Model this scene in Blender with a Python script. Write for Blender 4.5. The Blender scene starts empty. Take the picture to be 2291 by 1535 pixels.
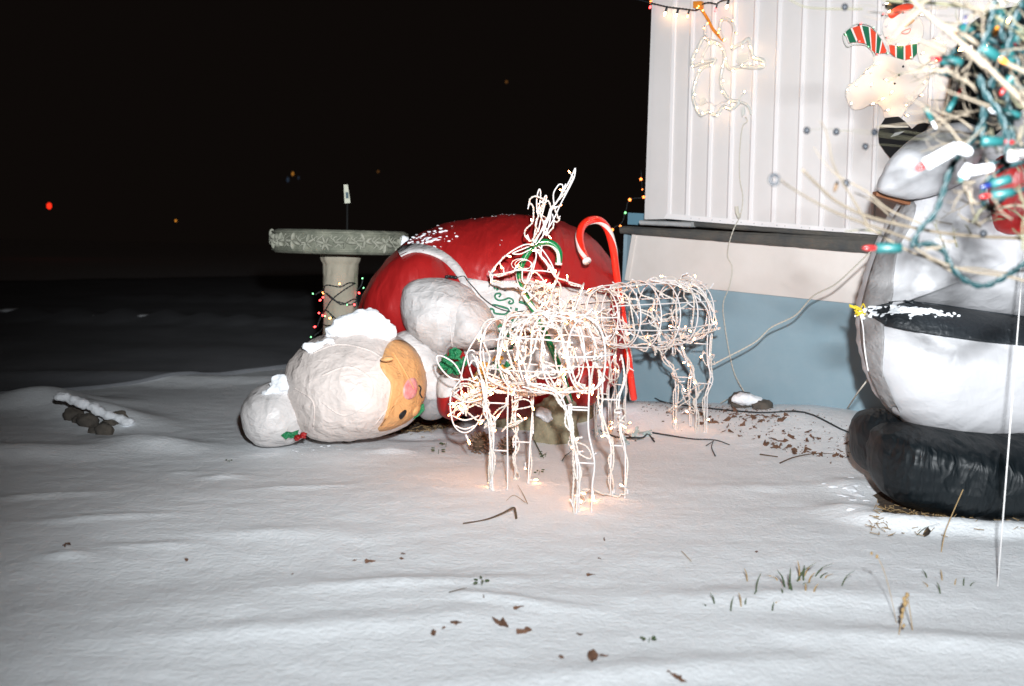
import bpy, bmesh, math, random
from mathutils import Vector, Matrix, noise
from mathutils.bvhtree import BVHTree
random.seed(7)
SC = bpy.context.scene
C = SC.collection
rad = math.radians

# ------------------------------------------------------------------ camera
CAM_H, PITCH, ROLL, FPX = 1.13, 5.84, 1.3, 2227.0
CX, CY = 1145.5, 767.5
cam = bpy.data.cameras.new('camera'); camo = bpy.data.objects.new('camera', cam); C.objects.link(camo)
ROT = Matrix.Rotation(rad(90 - PITCH), 3, 'X') @ Matrix.Rotation(rad(ROLL), 3, 'Z')
camo.matrix_world = Matrix.Translation((0, 0, CAM_H)) @ ROT.to_4x4()
cam.sensor_width = 36.0; cam.lens = 36.0 * FPX / 2291.0
cam.clip_start = 0.05; cam.clip_end = 400
cam.dof.use_dof = True; cam.dof.focus_distance = 4.9; cam.dof.aperture_fstop = 2.1
SC.camera = camo

# ------------------------------------------------------------------ night sky
w = bpy.data.worlds.new('World'); SC.world = w; w.use_nodes = True
bg = w.node_tree.nodes['Background']
bg.inputs[0].default_value = (1.0, 0.72, 0.6, 1); bg.inputs[1].default_value = 0.0040

# ------------------------------------------------------------------ the camera flash (the only strong light of the picture)
fl = bpy.data.lights.new('camera_flash', 'SPOT'); flo = bpy.data.objects.new('camera_flash', fl); C.objects.link(flo)
fl.energy = 2480; fl.color = (0.92, 0.965, 1.0)
fl.spot_size = rad(160); fl.spot_blend = 0.3; fl.shadow_soft_size = 0.05
flo.location = (0.13, 0.0, CAM_H + 0.36)
FLASH_AT = Vector(flo.location) + Vector((math.tan(rad(12)), 1, math.tan(rad(3))))
# beam of the flash reflector: wide sideways, narrower up and down
fl.use_nodes = True
_n = fl.node_tree; _e = _n.nodes['Emission']; _tc = _n.nodes.new('ShaderNodeTexCoord'); _sx = _n.nodes.new('ShaderNodeSeparateXYZ')
_n.links.new(_tc.outputs['Normal'], _sx.inputs[0])
def _m(op, a, b=None):
    q = _n.nodes.new('ShaderNodeMath'); q.operation = op
    for i, v in enumerate((a, b)):
        if v is None: continue
        if isinstance(v, (int, float)): q.inputs[i].default_value = v
        else: _n.links.new(v, q.inputs[i])
    return q.outputs[0]
def _axis(o, sig, pw=2.0):
    an = _m('ARCSINE', o); d = _m('ABSOLUTE', _m('DIVIDE', an, rad(sig))); return _m('POWER', d, pw)
_sum = _m('ADD', _axis(_sx.outputs['X'], 36, 6.0), _axis(_sx.outputs['Y'], 26.5))
_n.links.new(_m('EXPONENT', _m('MULTIPLY', _sum, -1.0)), _e.inputs['Strength'])
flo.rotation_euler = (FLASH_AT - Vector(flo.location)).to_track_quat('-Z', 'Y').to_euler()

SC.view_settings.view_transform = 'Standard'; SC.view_settings.look = 'None'
SC.view_settings.gamma = 1.0; SC.view_settings.exposure = 0.0
SC.cycles.use_denoising = True
SC.cycles.max_bounces = 6; SC.cycles.sample_clamp_indirect = 4.0

# ------------------------------------------------------------------ pixel <-> place
EYE = Vector((0, 0, CAM_H))
def ray(px, py):
    return (ROT @ Vector(((px - CX) / FPX, -(py - CY) / FPX, -1.0))).normalized()
def P(px, py, y):
    d = ray(px, py); return EYE + d * (y / d.y)
def flat(px, py, z=0.0):
    d = ray(px, py); t = (z - CAM_H) / d.z
    return EYE + d * t

# wall plane (front of the mobile home)
WA = P(1420, 700, 6.9); WB = P(1960, 700, 5.82)
WD = Vector((WB.x - WA.x, WB.y - WA.y, 0)).normalized()
WN = Vector((WD.y, -WD.x, 0))
if WN.y > 0: WN = -WN
def W(px, py, off=0.0):
    d = ray(px, py); o = WA + WN * off
    t = (o - EYE).dot(WN) / d.dot(WN)
    return EYE + d * t

# ------------------------------------------------------------------ ground shape
def gauss(x, y, c, sx, sy, a, h):
    dx, dy = x - c.x, y - c.y
    ca, sa = math.cos(a), math.sin(a)
    u, v = dx * ca + dy * sa, -dx * sa + dy * ca
    return h * math.exp(-(u / sx) ** 2 - (v / sy) ** 2)
MOUNDS = [(flat(80, 905), .42, .2, .3, .10), (flat(215, 925), .5, .16, -.5, .09), (flat(330, 990), .3, .14, -.3, .06),
          (flat(20, 1010), .6, .16, .25, .04), (flat(500, 1065), .09, .035, .2, .016), (flat(150, 1240), .07, .03, .3, .018),
          (flat(880, 1010), .10, .05, .1, .02), (flat(400, 1052), .07, .02, .2, .01), (flat(610, 1190), .25, .06, .1, .012),
          (flat(900, 1300), .35, .05, .15, .016), (flat(1150, 1345), .25, .04, -.3, .014), (flat(100, 1105), .2, .04, .3, .016),
          (flat(230, 1160), .22, .03, .3, .014), (flat(350, 1215), .15, .03, .2, .01), (flat(650, 1095), .2, .03, .2, .012),
          (flat(150, 720), 3.0, .25, 0, .14), (flat(700, 683), 3.0, .3, 0, .12), (flat(400, 850), 1.6, .2, .1, .05),
          (flat(1925, 1150), .10, .16, .8, .045), (flat(2120, 1185), .2, .045, 0, .05), (flat(2260, 1195), .16, .05, .1, .04),
          (flat(1990, 1175), .14, .05, -.5, .04), (flat(1900, 1090), .10, .10, .8, .02), (flat(1700, 1090), .3, .06, .1, .01),
          (flat(1690, 925), .25, .12, .3, .03), (flat(1350, 945), .2, .1, 0, .03), (flat(1750, 1335), .45, .09, .1, .02),
          (flat(2050, 1430), .5, .08, -.1, .018), (flat(1460, 1500), .5, .07, .2, .015), (flat(700, 1400), .6, .07, .2, .012)]
MOUNDS.append((Vector((P(1418, 892, 6.3).x, 6.3, 0)), .3, .35, 0, .09))
DIPS = [(flat(2130, 1120), .42, .16, 0.05, -.03), (flat(930, 975), .22, .09, .1, -.02), (flat(300, 1290), .6, .2, .3, -.02)]
def gz(x, y):
    z = 0.0
    if 0 < y < 30:
        for m in MOUNDS: z += gauss(x, y, *m)
        for m in DIPS: z += gauss(x, y, *m)
    d = (Vector((x, y, 0)) - Vector((WA.x, WA.y, 0))).dot(WN)
    u = (Vector((x, y, 0)) - Vector((WA.x, WA.y, 0))).dot(WD)
    s = min(max((u + .1) / 1.4, 0), 1)
    if -.6 < d < 3 and -1 < u < 4: z += (.03 + .12 * s) if d < 0 else .0; z += 0 if d < 0 else (.03 + .12 * s) * math.exp(-(d / .6) ** 2); z += 0 * s * s * (3 - 2 * s) * math.exp(-(max(d, 0) / .55) ** 2)
    z += .028 * noise.noise(Vector((x * .7, y * .9, 1.3))) + .006 * noise.noise(Vector((x * 1.7, y * 2.4, 5.1)))
    ca, sa = .95, .3
    u, v = x * ca + y * sa, -x * sa + y * ca
    k = max(0, noise.noise(Vector((u * .9, v * .9, 9.2))) + .25)
    z += .0028 * k * noise.noise(Vector((u * 2.6, v * 11.0, 3.7)))
    z += .0032 * noise.noise(Vector((x * 9, y * 11, 2.2)))
    z += .0018 * noise.noise(Vector((x * 28, y * 34, 8.2)))
    return z
def G(px, py, up=0.0):
    z = 0.0
    for _ in range(6):
        p = flat(px, py, z + up); z = gz(p.x, p.y)
    return Vector((p.x, p.y, z + up))

# ------------------------------------------------------------------ materials
def mat(name, col, rough=.6, bump=None, var=None, trans=0, emit=None, spec=.5, metal=0, alpha=1, transm=0, sss=0):
    """bump: (scale, strength, distance[, kind]); var: (scale, colour2, amount)"""
    m = bpy.data.materials.new(name); m.use_nodes = True
    nt = m.node_tree; b = nt.nodes['Principled BSDF']
    b.inputs['Base Color'].default_value = (*col, 1); b.inputs['Roughness'].default_value = rough
    b.inputs['Metallic'].default_value = metal; b.inputs['Alpha'].default_value = alpha
    b.inputs['Specular IOR Level'].default_value = spec
    b.inputs['Transmission Weight'].default_value = transm
    if sss:
        b.inputs['Subsurface Weight'].default_value = sss; b.inputs['Subsurface Scale'].default_value = .02
    tc = nt.nodes.new('ShaderNodeTexCoord')
    if var:
        n = nt.nodes.new('ShaderNodeTexNoise'); n.inputs['Scale'].default_value = var[0]
        n.inputs['Detail'].default_value = 8; n.inputs['Roughness'].default_value = .65
        r = nt.nodes.new('ShaderNodeValToRGB'); r.color_ramp.elements[0].position = .5 - .22 / max(var[2], .2)
        r.color_ramp.elements[1].position = .5 + .22 / max(var[2], .2)
        r.color_ramp.elements[0].color = (*col, 1); r.color_ramp.elements[1].color = (*var[1], 1)
        nt.links.new(tc.outputs['Object'], n.inputs['Vector']); nt.links.new(n.outputs['Fac'], r.inputs['Fac'])
        nt.links.new(r.outputs['Color'], b.inputs['Base Color'])
    if bump:
        prev = None
        for bb in (bump if isinstance(bump, list) else [bump]):
            n = nt.nodes.new('ShaderNodeTexNoise'); n.inputs['Scale'].default_value = bb[0]
            n.inputs['Detail'].default_value = 5
            if len(bb) > 3 and bb[3] == 'crease':
                wn = n; wn.inputs['Scale'].default_value = bb[0] * .6; wn.inputs['Detail'].default_value = 2
                n = nt.nodes.new('ShaderNodeTexVoronoi'); n.feature = 'F1'; n.inputs['Scale'].default_value = bb[0]; n.inputs['Detail'].default_value = 1
            mp = nt.nodes.new('ShaderNodeMapping')
            if len(bb) > 4: mp.inputs['Scale'].default_value = bb[4]
            bn = nt.nodes.new('ShaderNodeBump'); bn.inputs['Strength'].default_value = bb[1]; bn.inputs['Distance'].default_value = bb[2]
            nt.links.new(tc.outputs['Object'], mp.inputs['Vector'])
            if n.bl_idname == 'ShaderNodeTexVoronoi':
                nt.links.new(mp.outputs['Vector'], wn.inputs['Vector'])
                mx_ = nt.nodes.new('ShaderNodeMix'); mx_.data_type = 'VECTOR'; mx_.inputs[0].default_value = .30
                nt.links.new(mp.outputs['Vector'], mx_.inputs[4]); nt.links.new(wn.outputs['Color'], mx_.inputs[5])
                nt.links.new(mx_.outputs[1], n.inputs['Vector']); nt.links.new(n.outputs['Distance'], bn.inputs['Height'])
            else:
                nt.links.new(mp.outputs['Vector'], n.inputs['Vector']); nt.links.new(n.outputs['Fac'], bn.inputs['Height'])
            if prev: nt.links.new(prev.outputs['Normal'], bn.inputs['Normal'])
            prev = bn
        nt.links.new(prev.outputs['Normal'], b.inputs['Normal'])
    if emit:
        b.inputs['Emission Color'].default_value = (*emit[0], 1); b.inputs['Emission Strength'].default_value = emit[1]
    if trans:
        t = nt.nodes.new('ShaderNodeBsdfTranslucent'); t.inputs['Color'].default_value = (*col, 1)
        mx = nt.nodes.new('ShaderNodeMixShader'); mx.inputs[0].default_value = trans
        out = nt.nodes['Material Output']
        nt.links.new(b.outputs[0], mx.inputs[1]); nt.links.new(t.outputs[0], mx.inputs[2]); nt.links.new(mx.outputs[0], out.inputs[0])
    return m
CR = [(3.0, .5, .05, 'crease', (1, 1, 1.9)), (7, .5, .024, 'crease', (1.5, 1, .9)), (16, .5, .007, 'crease', (.9, 1, 1.4))]
CB = [(1.8, .5, .04, 'crease', (1.6, 1, .8)), (5, .4, .012, 'crease', (.8, 1, 1.8)), (15, .4, .004, 'crease')]
M = dict(
    snow=mat('snow', (.86, .885, .905), .75, [(2.5, .2, .02, 'n', (1, 2.6, 1)), (14, .3, .008, 'n', (1, 2.2, 1)), (60, .6, .007), (320, .7, .002)], sss=0),
    snowlump=mat('snow_lump', (.83, .85, .88), .8, [(20, .6, .01), (90, .5, .004)]),
    white_fab=mat('white_nylon', (.68, .645, .63), .42, CR, trans=.12),
    belly_fab=mat('belly_nylon', (.54, .535, .55), .45, CB, trans=.1),
    head_fab=mat('hair_nylon', (.72, .635, .59), .45, CR, trans=.08),
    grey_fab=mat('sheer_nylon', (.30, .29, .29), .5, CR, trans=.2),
    red_fab=mat('red_nylon', (.36, .012, .012), .45, [(2.4, .5, .05, 'crease', (2.6, 1, .7)), (7, .45, .014, 'crease', (2, 1, .8)), (90, .3, .002)], trans=.1),
    sleeve=mat('sleeve_nylon', (.58, .555, .545), .4, CR, trans=.12),
    apron=mat('apron_nylon', (.60, .57, .56), .5, CR, trans=.12),
    skin_fab=mat('peach_nylon', (.80, .42, .17), .42, CR, trans=.12),
    pink=mat('pink_print', (.72, .10, .13), .5, (14, .4, .008, 'crease'), var=(24, (.8, .5, .45), .8)),
    black_fab=mat('black_nylon', (.003, .006, .008), .5, [(3.4, .8, .05, 'crease', (2.4, 1, .6)), (9, .6, .022, 'crease', (2, 1, .7))], spec=.35),
    belt=mat('belt_nylon', (.016, .02, .024), .5, [(20, .5, .006, 'crease')]),
    black=mat('black_print', (.006, .006, .007), .4),
    green_fab=mat('green_fabric', (.012, .19, .07), .5, [(30, .8, .01, 'crease')]),
    green_ink=mat('green_ink', (.01, .14, .07), .6),
    gold=mat('yellow_fabric', (.85, .42, .06), .5, [(30, .6, .006, 'crease')]),
    paleyellow=mat('pale_yellow_fabric', (.95, .75, .30), .5, [(30, .6, .006, 'crease')]),
    brownp=mat('brown_print', (.20, .075, .03), .6, (30, .4, .004)),
    stone=mat('cast_stone', (.26, .26, .20), .9, [(30, .8, .010), (140, .6, .003)], var=(11, (.07, .08, .06), 1)),
    stone_carving=mat('cast_stone_carving', (.40, .39, .32), .9, [(60, .5, .003)], var=(18, (.16, .17, .13), .9)),  # paler stone for the raised carving, the bowl behind it stays darker
    stone_light=mat('cast_stone_pale', (.42, .38, .30), .9, [(14, .6, .01), (90, .5, .003)], var=(6, (.27, .24, .18), .8)),
    rock=mat('rock', (.30, .26, .17), .95, [(25, .8, .01), (110, .9, .004)], var=(20, (.19, .16, .10), 1)),
    edge=mat('edging_stone', (.05, .045, .04), .9, [(20, .8, .01)], var=(12, (.12, .10, .08), 1)),
    siding=mat('siding_white', (.64, .61, .60), .42, [(3, .12, .01), (200, .1, .0006)], var=(2.2, (.56, .525, .505), .6)),
    rib=mat('siding_rib', (.72, .69, .685), .4),
    cream=mat('skirt_cream', (.66, .61, .575), .7, [(2, .25, .02), (90, .2, .001)], var=(2.4, (.55, .50, .46), .8)),
    blue=mat('skirt_blue', (.25, .345, .395), .75, [(2, .3, .02), (60, .25, .002)], var=(3, (.20, .295, .345), .8)),
    bluebox=mat('blue_vinyl', (.12, .24, .31), .6, (10, .2, .004)),
    beam=mat('weathered_beam', (.030, .038, .045), .85, [(8, .9, .01, 'n', (3, 3, 14))], var=(7, (.11, .095, .075), .75)),
    board=mat('grey_board', (.42, .43, .43), .85, [(12, .7, .006)], var=(9, (.26, .27, .27), .8)),
    wire=mat('white_wire', (.66, .62, .605), .4),
    cord=mat('white_cord', (.62, .565, .51), .5),
    cordy=mat('ivory_cord', (.50, .47, .40), .6),
    socket=mat('white_socket', (.62, .60, .60), .45),
    warm=mat('bulb_warm', (1, .8, .6), .3, emit=((1.0, .38, .13), 68.0)),
    amber=mat('bulb_amber', (1, .5, .2), .3, emit=((1.0, .30, .07), 16.0)),
    warmwhite=mat('bulb_warmwhite', (1, .9, .7), .3, emit=((1.0, .55, .22), 46.0)),
    redb=mat('bulb_red', (1, .1, .1), .3, emit=((1.0, .05, .05), 9.0)),
    greenb=mat('bulb_green', (.1, 1, .3), .3, emit=((.25, .9, .35), 4.0)),
    clear=mat('clear_tube', (.74, .75, .72), .2, spec=.9, trans=.35, bump=(40, .5, .004)),
    panelplastic=mat('frosted_panel', (.85, .79, .74), .3, trans=.25, bump=(12, .15, .004)),
    blackwire=mat('black_wire', (.010, .014, .016), .5),
    tealwire=mat('teal_wire', (.003, .024, .027), .45),
    tealsock=mat('teal_socket', (.008, .065, .066), .45),
    redglass=mat('red_glass', (.24, .012, .012), .25), blueglass=mat('blue_glass', (.008, .016, .09), .25),
    amberglass=mat('amber_glass', (.6, .22, .03), .2), whiteglass=mat('white_glass', (.7, .7, .72), .25),
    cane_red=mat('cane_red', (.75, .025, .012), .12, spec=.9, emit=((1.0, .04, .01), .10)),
    cane_green=mat('cane_green', (.008, .17, .05), .12, spec=.9),
    cane_white=mat('cane_white', (.78, .68, .64), .3),
    scarf_green=mat('print_green', (.01, .12, .06), .4), scarf_red=mat('print_red', (.62, .06, .025), .4),
    carrot=mat('print_orange', (.60, .27, .07), .5),
    twig=mat('straw_twig', (.115, .09, .062), .7, (60, .5, .003), var=(30, (.165, .135, .10), .7)),
    olive=mat('olive_twig', (.075, .072, .04), .8, var=(25, (.12, .11, .065), .8)),
    pod=mat('dark_pod', (.008, .011, .016), .5),
    leaf=mat('dead_leaf', (.085, .04, .025), .8, (60, .6, .003), var=(40, (.17, .085, .045), .9)),
    bark=mat('brown_stick', (.09, .055, .03), .9, (80, .6, .003)),
    straw=mat('dry_straw', (.36, .24, .11), .8),
    grass=mat('grass_green', (.028, .06, .02), .6, var=(50, (.07, .10, .04), .8)),
    dirt=mat('bare_soil', (.045, .032, .022), .95, [(30, 1, .02), (120, 1, .006)], var=(35, (.11, .075, .045), .9)),
    cone=mat('pine_cone', (.16, .075, .04), .8, var=(60, (.32, .22, .16), .8)),
    asphalt=mat('asphalt', (.11, .115, .12), .9, [(60, .6, .004)], var=(1.1, (.34, .35, .38), .45)),
    yellowtie=mat('yellow_twine', (.75, .55, .03), .6),
    signw=mat('sign_white', (.75, .75, .60), .5), signb=mat('sign_blue', (.04, .10, .13), .5),
    darkmetal=mat('dark_metal', (.012, .012, .012), .8),
    rope=mat('white_rope', (.75, .73, .72), .7, (300, .5, .001)),
    frost=mat('frosted_leaf', (.52, .58, .57), .6, (40, .5, .004), var=(20, (.25, .33, .30), .9)),
)

# sparkle for the snow: fine bright grains of ice
_nt = M['snow'].node_tree; _b = _nt.nodes['Principled BSDF']; _b.inputs['Specular IOR Level'].default_value = .35

# ------------------------------------------------------------------ object helpers
def link(name, me, m=None, parent=None, smooth=True):
    o = bpy.data.objects.new(name, me); C.objects.link(o)
    if m is not None and not me.materials: me.materials.append(M[m] if isinstance(m, str) else m)
    if smooth and me.polygons: me.polygons.foreach_set('use_smooth', [True] * len(me.polygons))
    if parent is not None:
        o.parent = parent; o.matrix_parent_inverse = parent.matrix_world.inverted() if False else Matrix.Translation(-Vector(parent.location))
    return o
def tag(o, label=None, cat=None, group=None, kind=None):
    if label: o['label'] = label
    if cat: o['category'] = cat
    if group: o['group'] = group
    if kind: o['kind'] = kind
    return o
def thing(name, label, cat, loc=(0, 0, 0), group=None):
    o = bpy.data.objects.new(name, None); C.objects.link(o); o.location = loc; o.empty_display_size = .1
    return tag(o, label, cat, group)
class MB:
    def __init__(s): s.v = []; s.f = []
    def add(s, v, f):
        b = len(s.v); s.v += [tuple(x) for x in v]; s.f += [tuple(i + b for i in q) for q in f]; return s
    def mesh(s, name='mesh'):
        me = bpy.data.meshes.new(name); me.from_pydata(s.v, [], s.f); me.update(); return me
    def build(s, name, m, parent=None, smooth=True): return link(name, s.mesh(name), m, parent, smooth)
def smooth_path(pts, n=6, closed=False):
    pts = [Vector(p) for p in pts]
    if len(pts) < 3 and not closed: return pts
    out = []; N = len(pts)
    rng = range(N if closed else N - 1)
    for i in rng:
        if closed: a, b, c, d = pts[i - 1], pts[i], pts[(i + 1) % N], pts[(i + 2) % N]
        else: a, b, c, d = pts[max(i - 1, 0)], pts[i], pts[i + 1], pts[min(i + 2, N - 1)]
        for k in range(n):
            t = k / n
            out.append(.5 * ((2 * b) + (c - a) * t + (2 * a - 5 * b + 4 * c - d) * t * t + (3 * b - a - 3 * c + d) * t ** 3))
    if not closed: out.append(pts[-1])
    return out
def tube(mb, pts, r, sides=6, closed=False, r2=None, caps=True):
    n = len(pts)
    if n < 2: return mb
    V = []; F = []; up = None
    for i, p in enumerate(pts):
        a = pts[i - 1] if (i > 0 or closed) else pts[i]; b = pts[(i + 1) % n] if (i < n - 1 or closed) else pts[i]
        t = (b - a)
        t = t.normalized() if t.length > 1e-9 else Vector((0, 0, 1))
        if up is None:
            up = Vector((0, 0, 1)) if abs(t.z) < .9 else Vector((1, 0, 0))
        s = t.cross(up)
        if s.length < 1e-6: s = t.cross(Vector((1, .1, 0)))
        s.normalize(); up = s.cross(t).normalized()
        rr = r if r2 is None else r + (r2 - r) * i / (n - 1)
        if isinstance(rr, (list, tuple)): rr = rr[i]
        for k in range(sides):
            an = 2 * math.pi * k / sides
            V.append(p + (s * math.cos(an) + up * math.sin(an)) * rr)
    m = n if closed else n - 1
    for i in range(m):
        j = (i + 1) % n
        for k in range(sides):
            F.append((i * sides + k, i * sides + (k + 1) % sides, j * sides + (k + 1) % sides, j * sides + k))
    if caps and not closed:
        F.append(tuple(range(sides))[::-1]); F.append(tuple((n - 1) * sides + k for k in range(sides)))
    return mb.add(V, F)
def twisted(mb, pts, r, pitch=.05, sides=5, strands=2):
    pts = resample(pts, pitch / 6)
    for s in range(strands):
        q = []
        for i, p in enumerate(pts):
            a = pts[max(i - 1, 0)]; b = pts[min(i + 1, len(pts) - 1)]
            t = (b - a).normalized(); u = t.cross(Vector((.1, 1, .2))).normalized(); v = t.cross(u)
            an = 2 * math.pi * (i / 6 + s / strands)
            q.append(p + (u * math.cos(an) + v * math.sin(an)) * r * .9)
        tube(mb, q, r, sides)
    return mb
def resample(pts, step):
    out = [pts[0]]; acc = 0
    for a, b in zip(pts, pts[1:]):
        L = (b - a).length
        if L < 1e-9: continue
        t = step - acc
        while t <= L:
            out.append(a + (b - a) * (t / L)); t += step
        acc = (acc + L) % step
    return out
def box(mb, c, sx, sy, sz, R=None):
    V = []
    for z in (-1, 1):
        for x, y in ((-1, -1), (1, -1), (1, 1), (-1, 1)):
            v = Vector((x * sx / 2, y * sy / 2, z * sz / 2)); V.append((R @ v if R else v) + Vector(c))
    return mb.add(V, [(3, 2, 1, 0), (4, 5, 6, 7), (0, 1, 5, 4), (1, 2, 6, 5), (2, 3, 7, 6), (3, 0, 4, 7)])
def slab(mb, front, thick_dir, t):
    """prism from a polygon of points and a thickness vector"""
    n = len(front); a = [Vector(p) for p in front]; b = [p - thick_dir * t for p in a]
    F = [tuple(range(n)), tuple(range(2 * n - 1, n - 1, -1))]
    for i in range(n): F.append((i, i + n, (i + 1) % n + n, (i + 1) % n))
    return mb.add(a + b, F)
def ellipsoid(mb, c, r, R=None, seg=16, ring=10, nz=0, ns=4, seed=0):
    V = []; F = []; c = Vector(c)
    if not isinstance(r, (list, tuple)): r = (r, r, r)
    for i in range(ring + 1):
        th = math.pi * i / ring
        for k in range(seg):
            ph = 2 * math.pi * k / seg
            d = Vector((math.sin(th) * math.cos(ph), math.sin(th) * math.sin(ph), math.cos(th)))
            s = 1 + (nz * noise.fractal(d * ns + Vector((seed, 0, 0)), 1, 2, 3) if nz else 0)
            v = Vector((d.x * r[0], d.y * r[1], d.z * r[2])) * s
            V.append((R @ v if R else v) + c)
    for i in range(ring):
        for k in range(seg):
            F.append((i * seg + k, (i + 1) * seg + k, (i + 1) * seg + (k + 1) % seg, i * seg + (k + 1) % seg))
    return mb.add(V, F)
def resamp2(out, n):
    p = smooth_path([Vector((x, y, 0)) for x, y in out], 10, True); p.append(p[0])
    L = [0]
    for a, b in zip(p, p[1:]): L.append(L[-1] + (b - a).length)
    res = []; j = 0
    for i in range(n):
        t = L[-1] * i / n
        while L[j + 1] < t: j += 1
        f = (t - L[j]) / max(L[j + 1] - L[j], 1e-9); res.append(p[j].lerp(p[j + 1], f))
    return [(q.x, q.y) for q in res]
def inflate(outline, depth, tf, tb, centre=None, n=72, rings=16, wr=.0, seed=0, tilt=0.0, power=2.0, folds=0, pull=0.0):
    """a closed, blown up body whose outline is seen at these picture points at this distance; tf/tb its thickness towards and away"""
    o = resamp2(outline, n)
    cx = sum(p[0] for p in o) / n if not centre else centre[0]; cy = sum(p[1] for p in o) / n if not centre else centre[1]
    o = [(cx + (x - cx) * q, cy + (y - cy) * q) for (x, y), q in ((p, 1 + .016 * noise.noise(Vector((p[0] * .045, p[1] * .045, seed))) + .010 * noise.noise(Vector((p[0] * .13, p[1] * .13, seed)))) for p in o)]
    V = []; F = []
    def pt(px, py, off, s, k):
        p = P(px, py, depth + tilt * (px - cx) / 300.0)
        w_ = 0
        if wr:
            w_ = wr * noise.fractal(p * 3.2 + Vector((seed, 0, 0)), 1, 2, 4) * (1 - s ** 4)
            if folds: w_ += wr * .45 * (s ** 6) * (1 - s ** 12) * 3 * math.sin(folds * 2 * math.pi * k / n + 5 * noise.noise(Vector((k * .12, seed, 0)))) * (.4 + noise.noise(Vector((k * .3, seed, 4))))
        return Vector((p.x, p.y - off - w_ * (1 if off >= 0 else -1), p.z))
    for side, T in ((1, tf), (-1, tb)):
        base = len(V)
        V.append(pt(cx, cy, side * T, 0, 0))
        last = rings if side == 1 else rings - 1
        idx = []
        for j in range(1, last + 1):
            s = math.sin(j / rings * math.pi / 2)
            off = side * T * max(0, 1 - s ** power) ** (1 / power)
            row = []
            for k in range(n):
                row.append(len(V)); V.append(pt(cx + (o[k][0] - cx) * s, cy + (o[k][1] - cy) * s, off, s, k))
            idx.append(row)
        if side == 1: rim = idx[-1]
        else: idx.append(rim)
        for k in range(n):
            k2 = (k + 1) % n
            tri = (base, idx[0][k], idx[0][k2]); F.append(tri if side == 1 else tri[::-1])
            for j in range(len(idx) - 1):
                q = (idx[j][k], idx[j + 1][k], idx[j + 1][k2], idx[j][k2]); F.append(q if side == 1 else q[::-1])
    return MB().add(V, F)
def host(*objs):
    """ray target made from finished meshes"""
    V = []; F = []
    for ob in objs:
        b = len(V); mw = Matrix.Translation(Vector(ob.parent.location)) @ ob.matrix_parent_inverse if ob.parent else Matrix.Identity(4)
        V += [v.co.copy() for v in ob.data.vertices]; F += [tuple(i + b for i in p.vertices) for p in ob.data.polygons]
    return BVHTree.FromPolygons(V, F)
def on(bvh, px, py, off, fallback=None):
    d = ray(px, py); h = bvh.ray_cast(EYE, d)
    if h[0] is None:
        return None
    nn = h[1] if h[1].dot(d) < 0 else -h[1]
    return h[0] + nn * off * .6 - d * off * .6
def patch(bvh, outline, off=.006, n=48, rings=9, centre=None, skirt=.012, smooth=True):
    """a piece of cloth lying on a body, its outline given in picture points"""
    o = resamp2(outline, n) if smooth else densify(outline, n)
    cx = sum(p[0] for p in o) / n if not centre else centre[0]; cy = sum(p[1] for p in o) / n if not centre else centre[1]
    V = []; F = []; lastgood = None
    def get(x, y, of):
        nonlocal lastgood
        s = 1.0
        for _ in range(14):
            q = on(bvh, cx + (x - cx) * s, cy + (y - cy) * s, of)
            if q is not None: lastgood = q; return q
            s *= .975
        return lastgood or P(x, y, 5)
    V.append(get(cx, cy, off))
    for j in range(1, rings + 1):
        for k in range(n): V.append(get(cx + (o[k][0] - cx) * j / rings, cy + (o[k][1] - cy) * j / rings, off))
    for k in range(n): V.append(get(o[k][0], o[k][1], off - skirt))
    for k in range(n):
        k2 = (k + 1) % n; F.append((0, 1 + k, 1 + k2))
        for j in range(rings): F.append((1 + j * n + k, 1 + (j + 1) * n + k, 1 + (j + 1) * n + k2, 1 + j * n + k2))
    return MB().add(V, F)
def densify(pts, n):
    L = [0]; p = list(pts) + [pts[0]]
    for a, b in zip(p, p[1:]): L.append(L[-1] + math.dist(a, b))
    res = []; j = 0
    for i in range(n):
        t = L[-1] * i / n
        while L[j + 1] < t: j += 1
        f = (t - L[j]) / max(L[j + 1] - L[j], 1e-9); res.append((p[j][0] + (p[j + 1][0] - p[j][0]) * f, p[j][1] + (p[j + 1][1] - p[j][1]) * f))
    return res
def ribbon(bvh, pts, w, off=.006, skirt=.01, mb=None, w2=None):
    mb = mb or MB(); q = smooth_path([Vector((x, y, 0)) for x, y in pts], 6); rows = []; V = []
    for i, p in enumerate(q):
        a = q[max(i - 1, 0)]; b = q[min(i + 1, len(q) - 1)]; t = (b - a).normalized(); s = Vector((-t.y, t.x, 0))
        ww = w if w2 is None else w + (w2 - w) * i / (len(q) - 1)
        row = []
        for f, of in ((-1, off - skirt), (-1, off), (0, off * 1.25), (1, off), (1, off - skirt)):
            c = p + s * f * ww / 2; g = on(bvh, c.x, c.y, of)
            row.append(g)
        if any(g is None for g in row): 
            if rows: break
            continue
        rows.append(row)
    for r in rows: V += r
    F = [(i * 5 + k, i * 5 + k + 1, i * 5 + k + 6, i * 5 + k + 5) for i in range(len(rows) - 1) for k in range(4)]
    if len(rows) > 1: mb.add(V, F)
    return mb
class Meshed:
    def __init__(s, me): s.me = me
    def build(s, name, m, parent=None): return link(name, s.me, m, parent)
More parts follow.
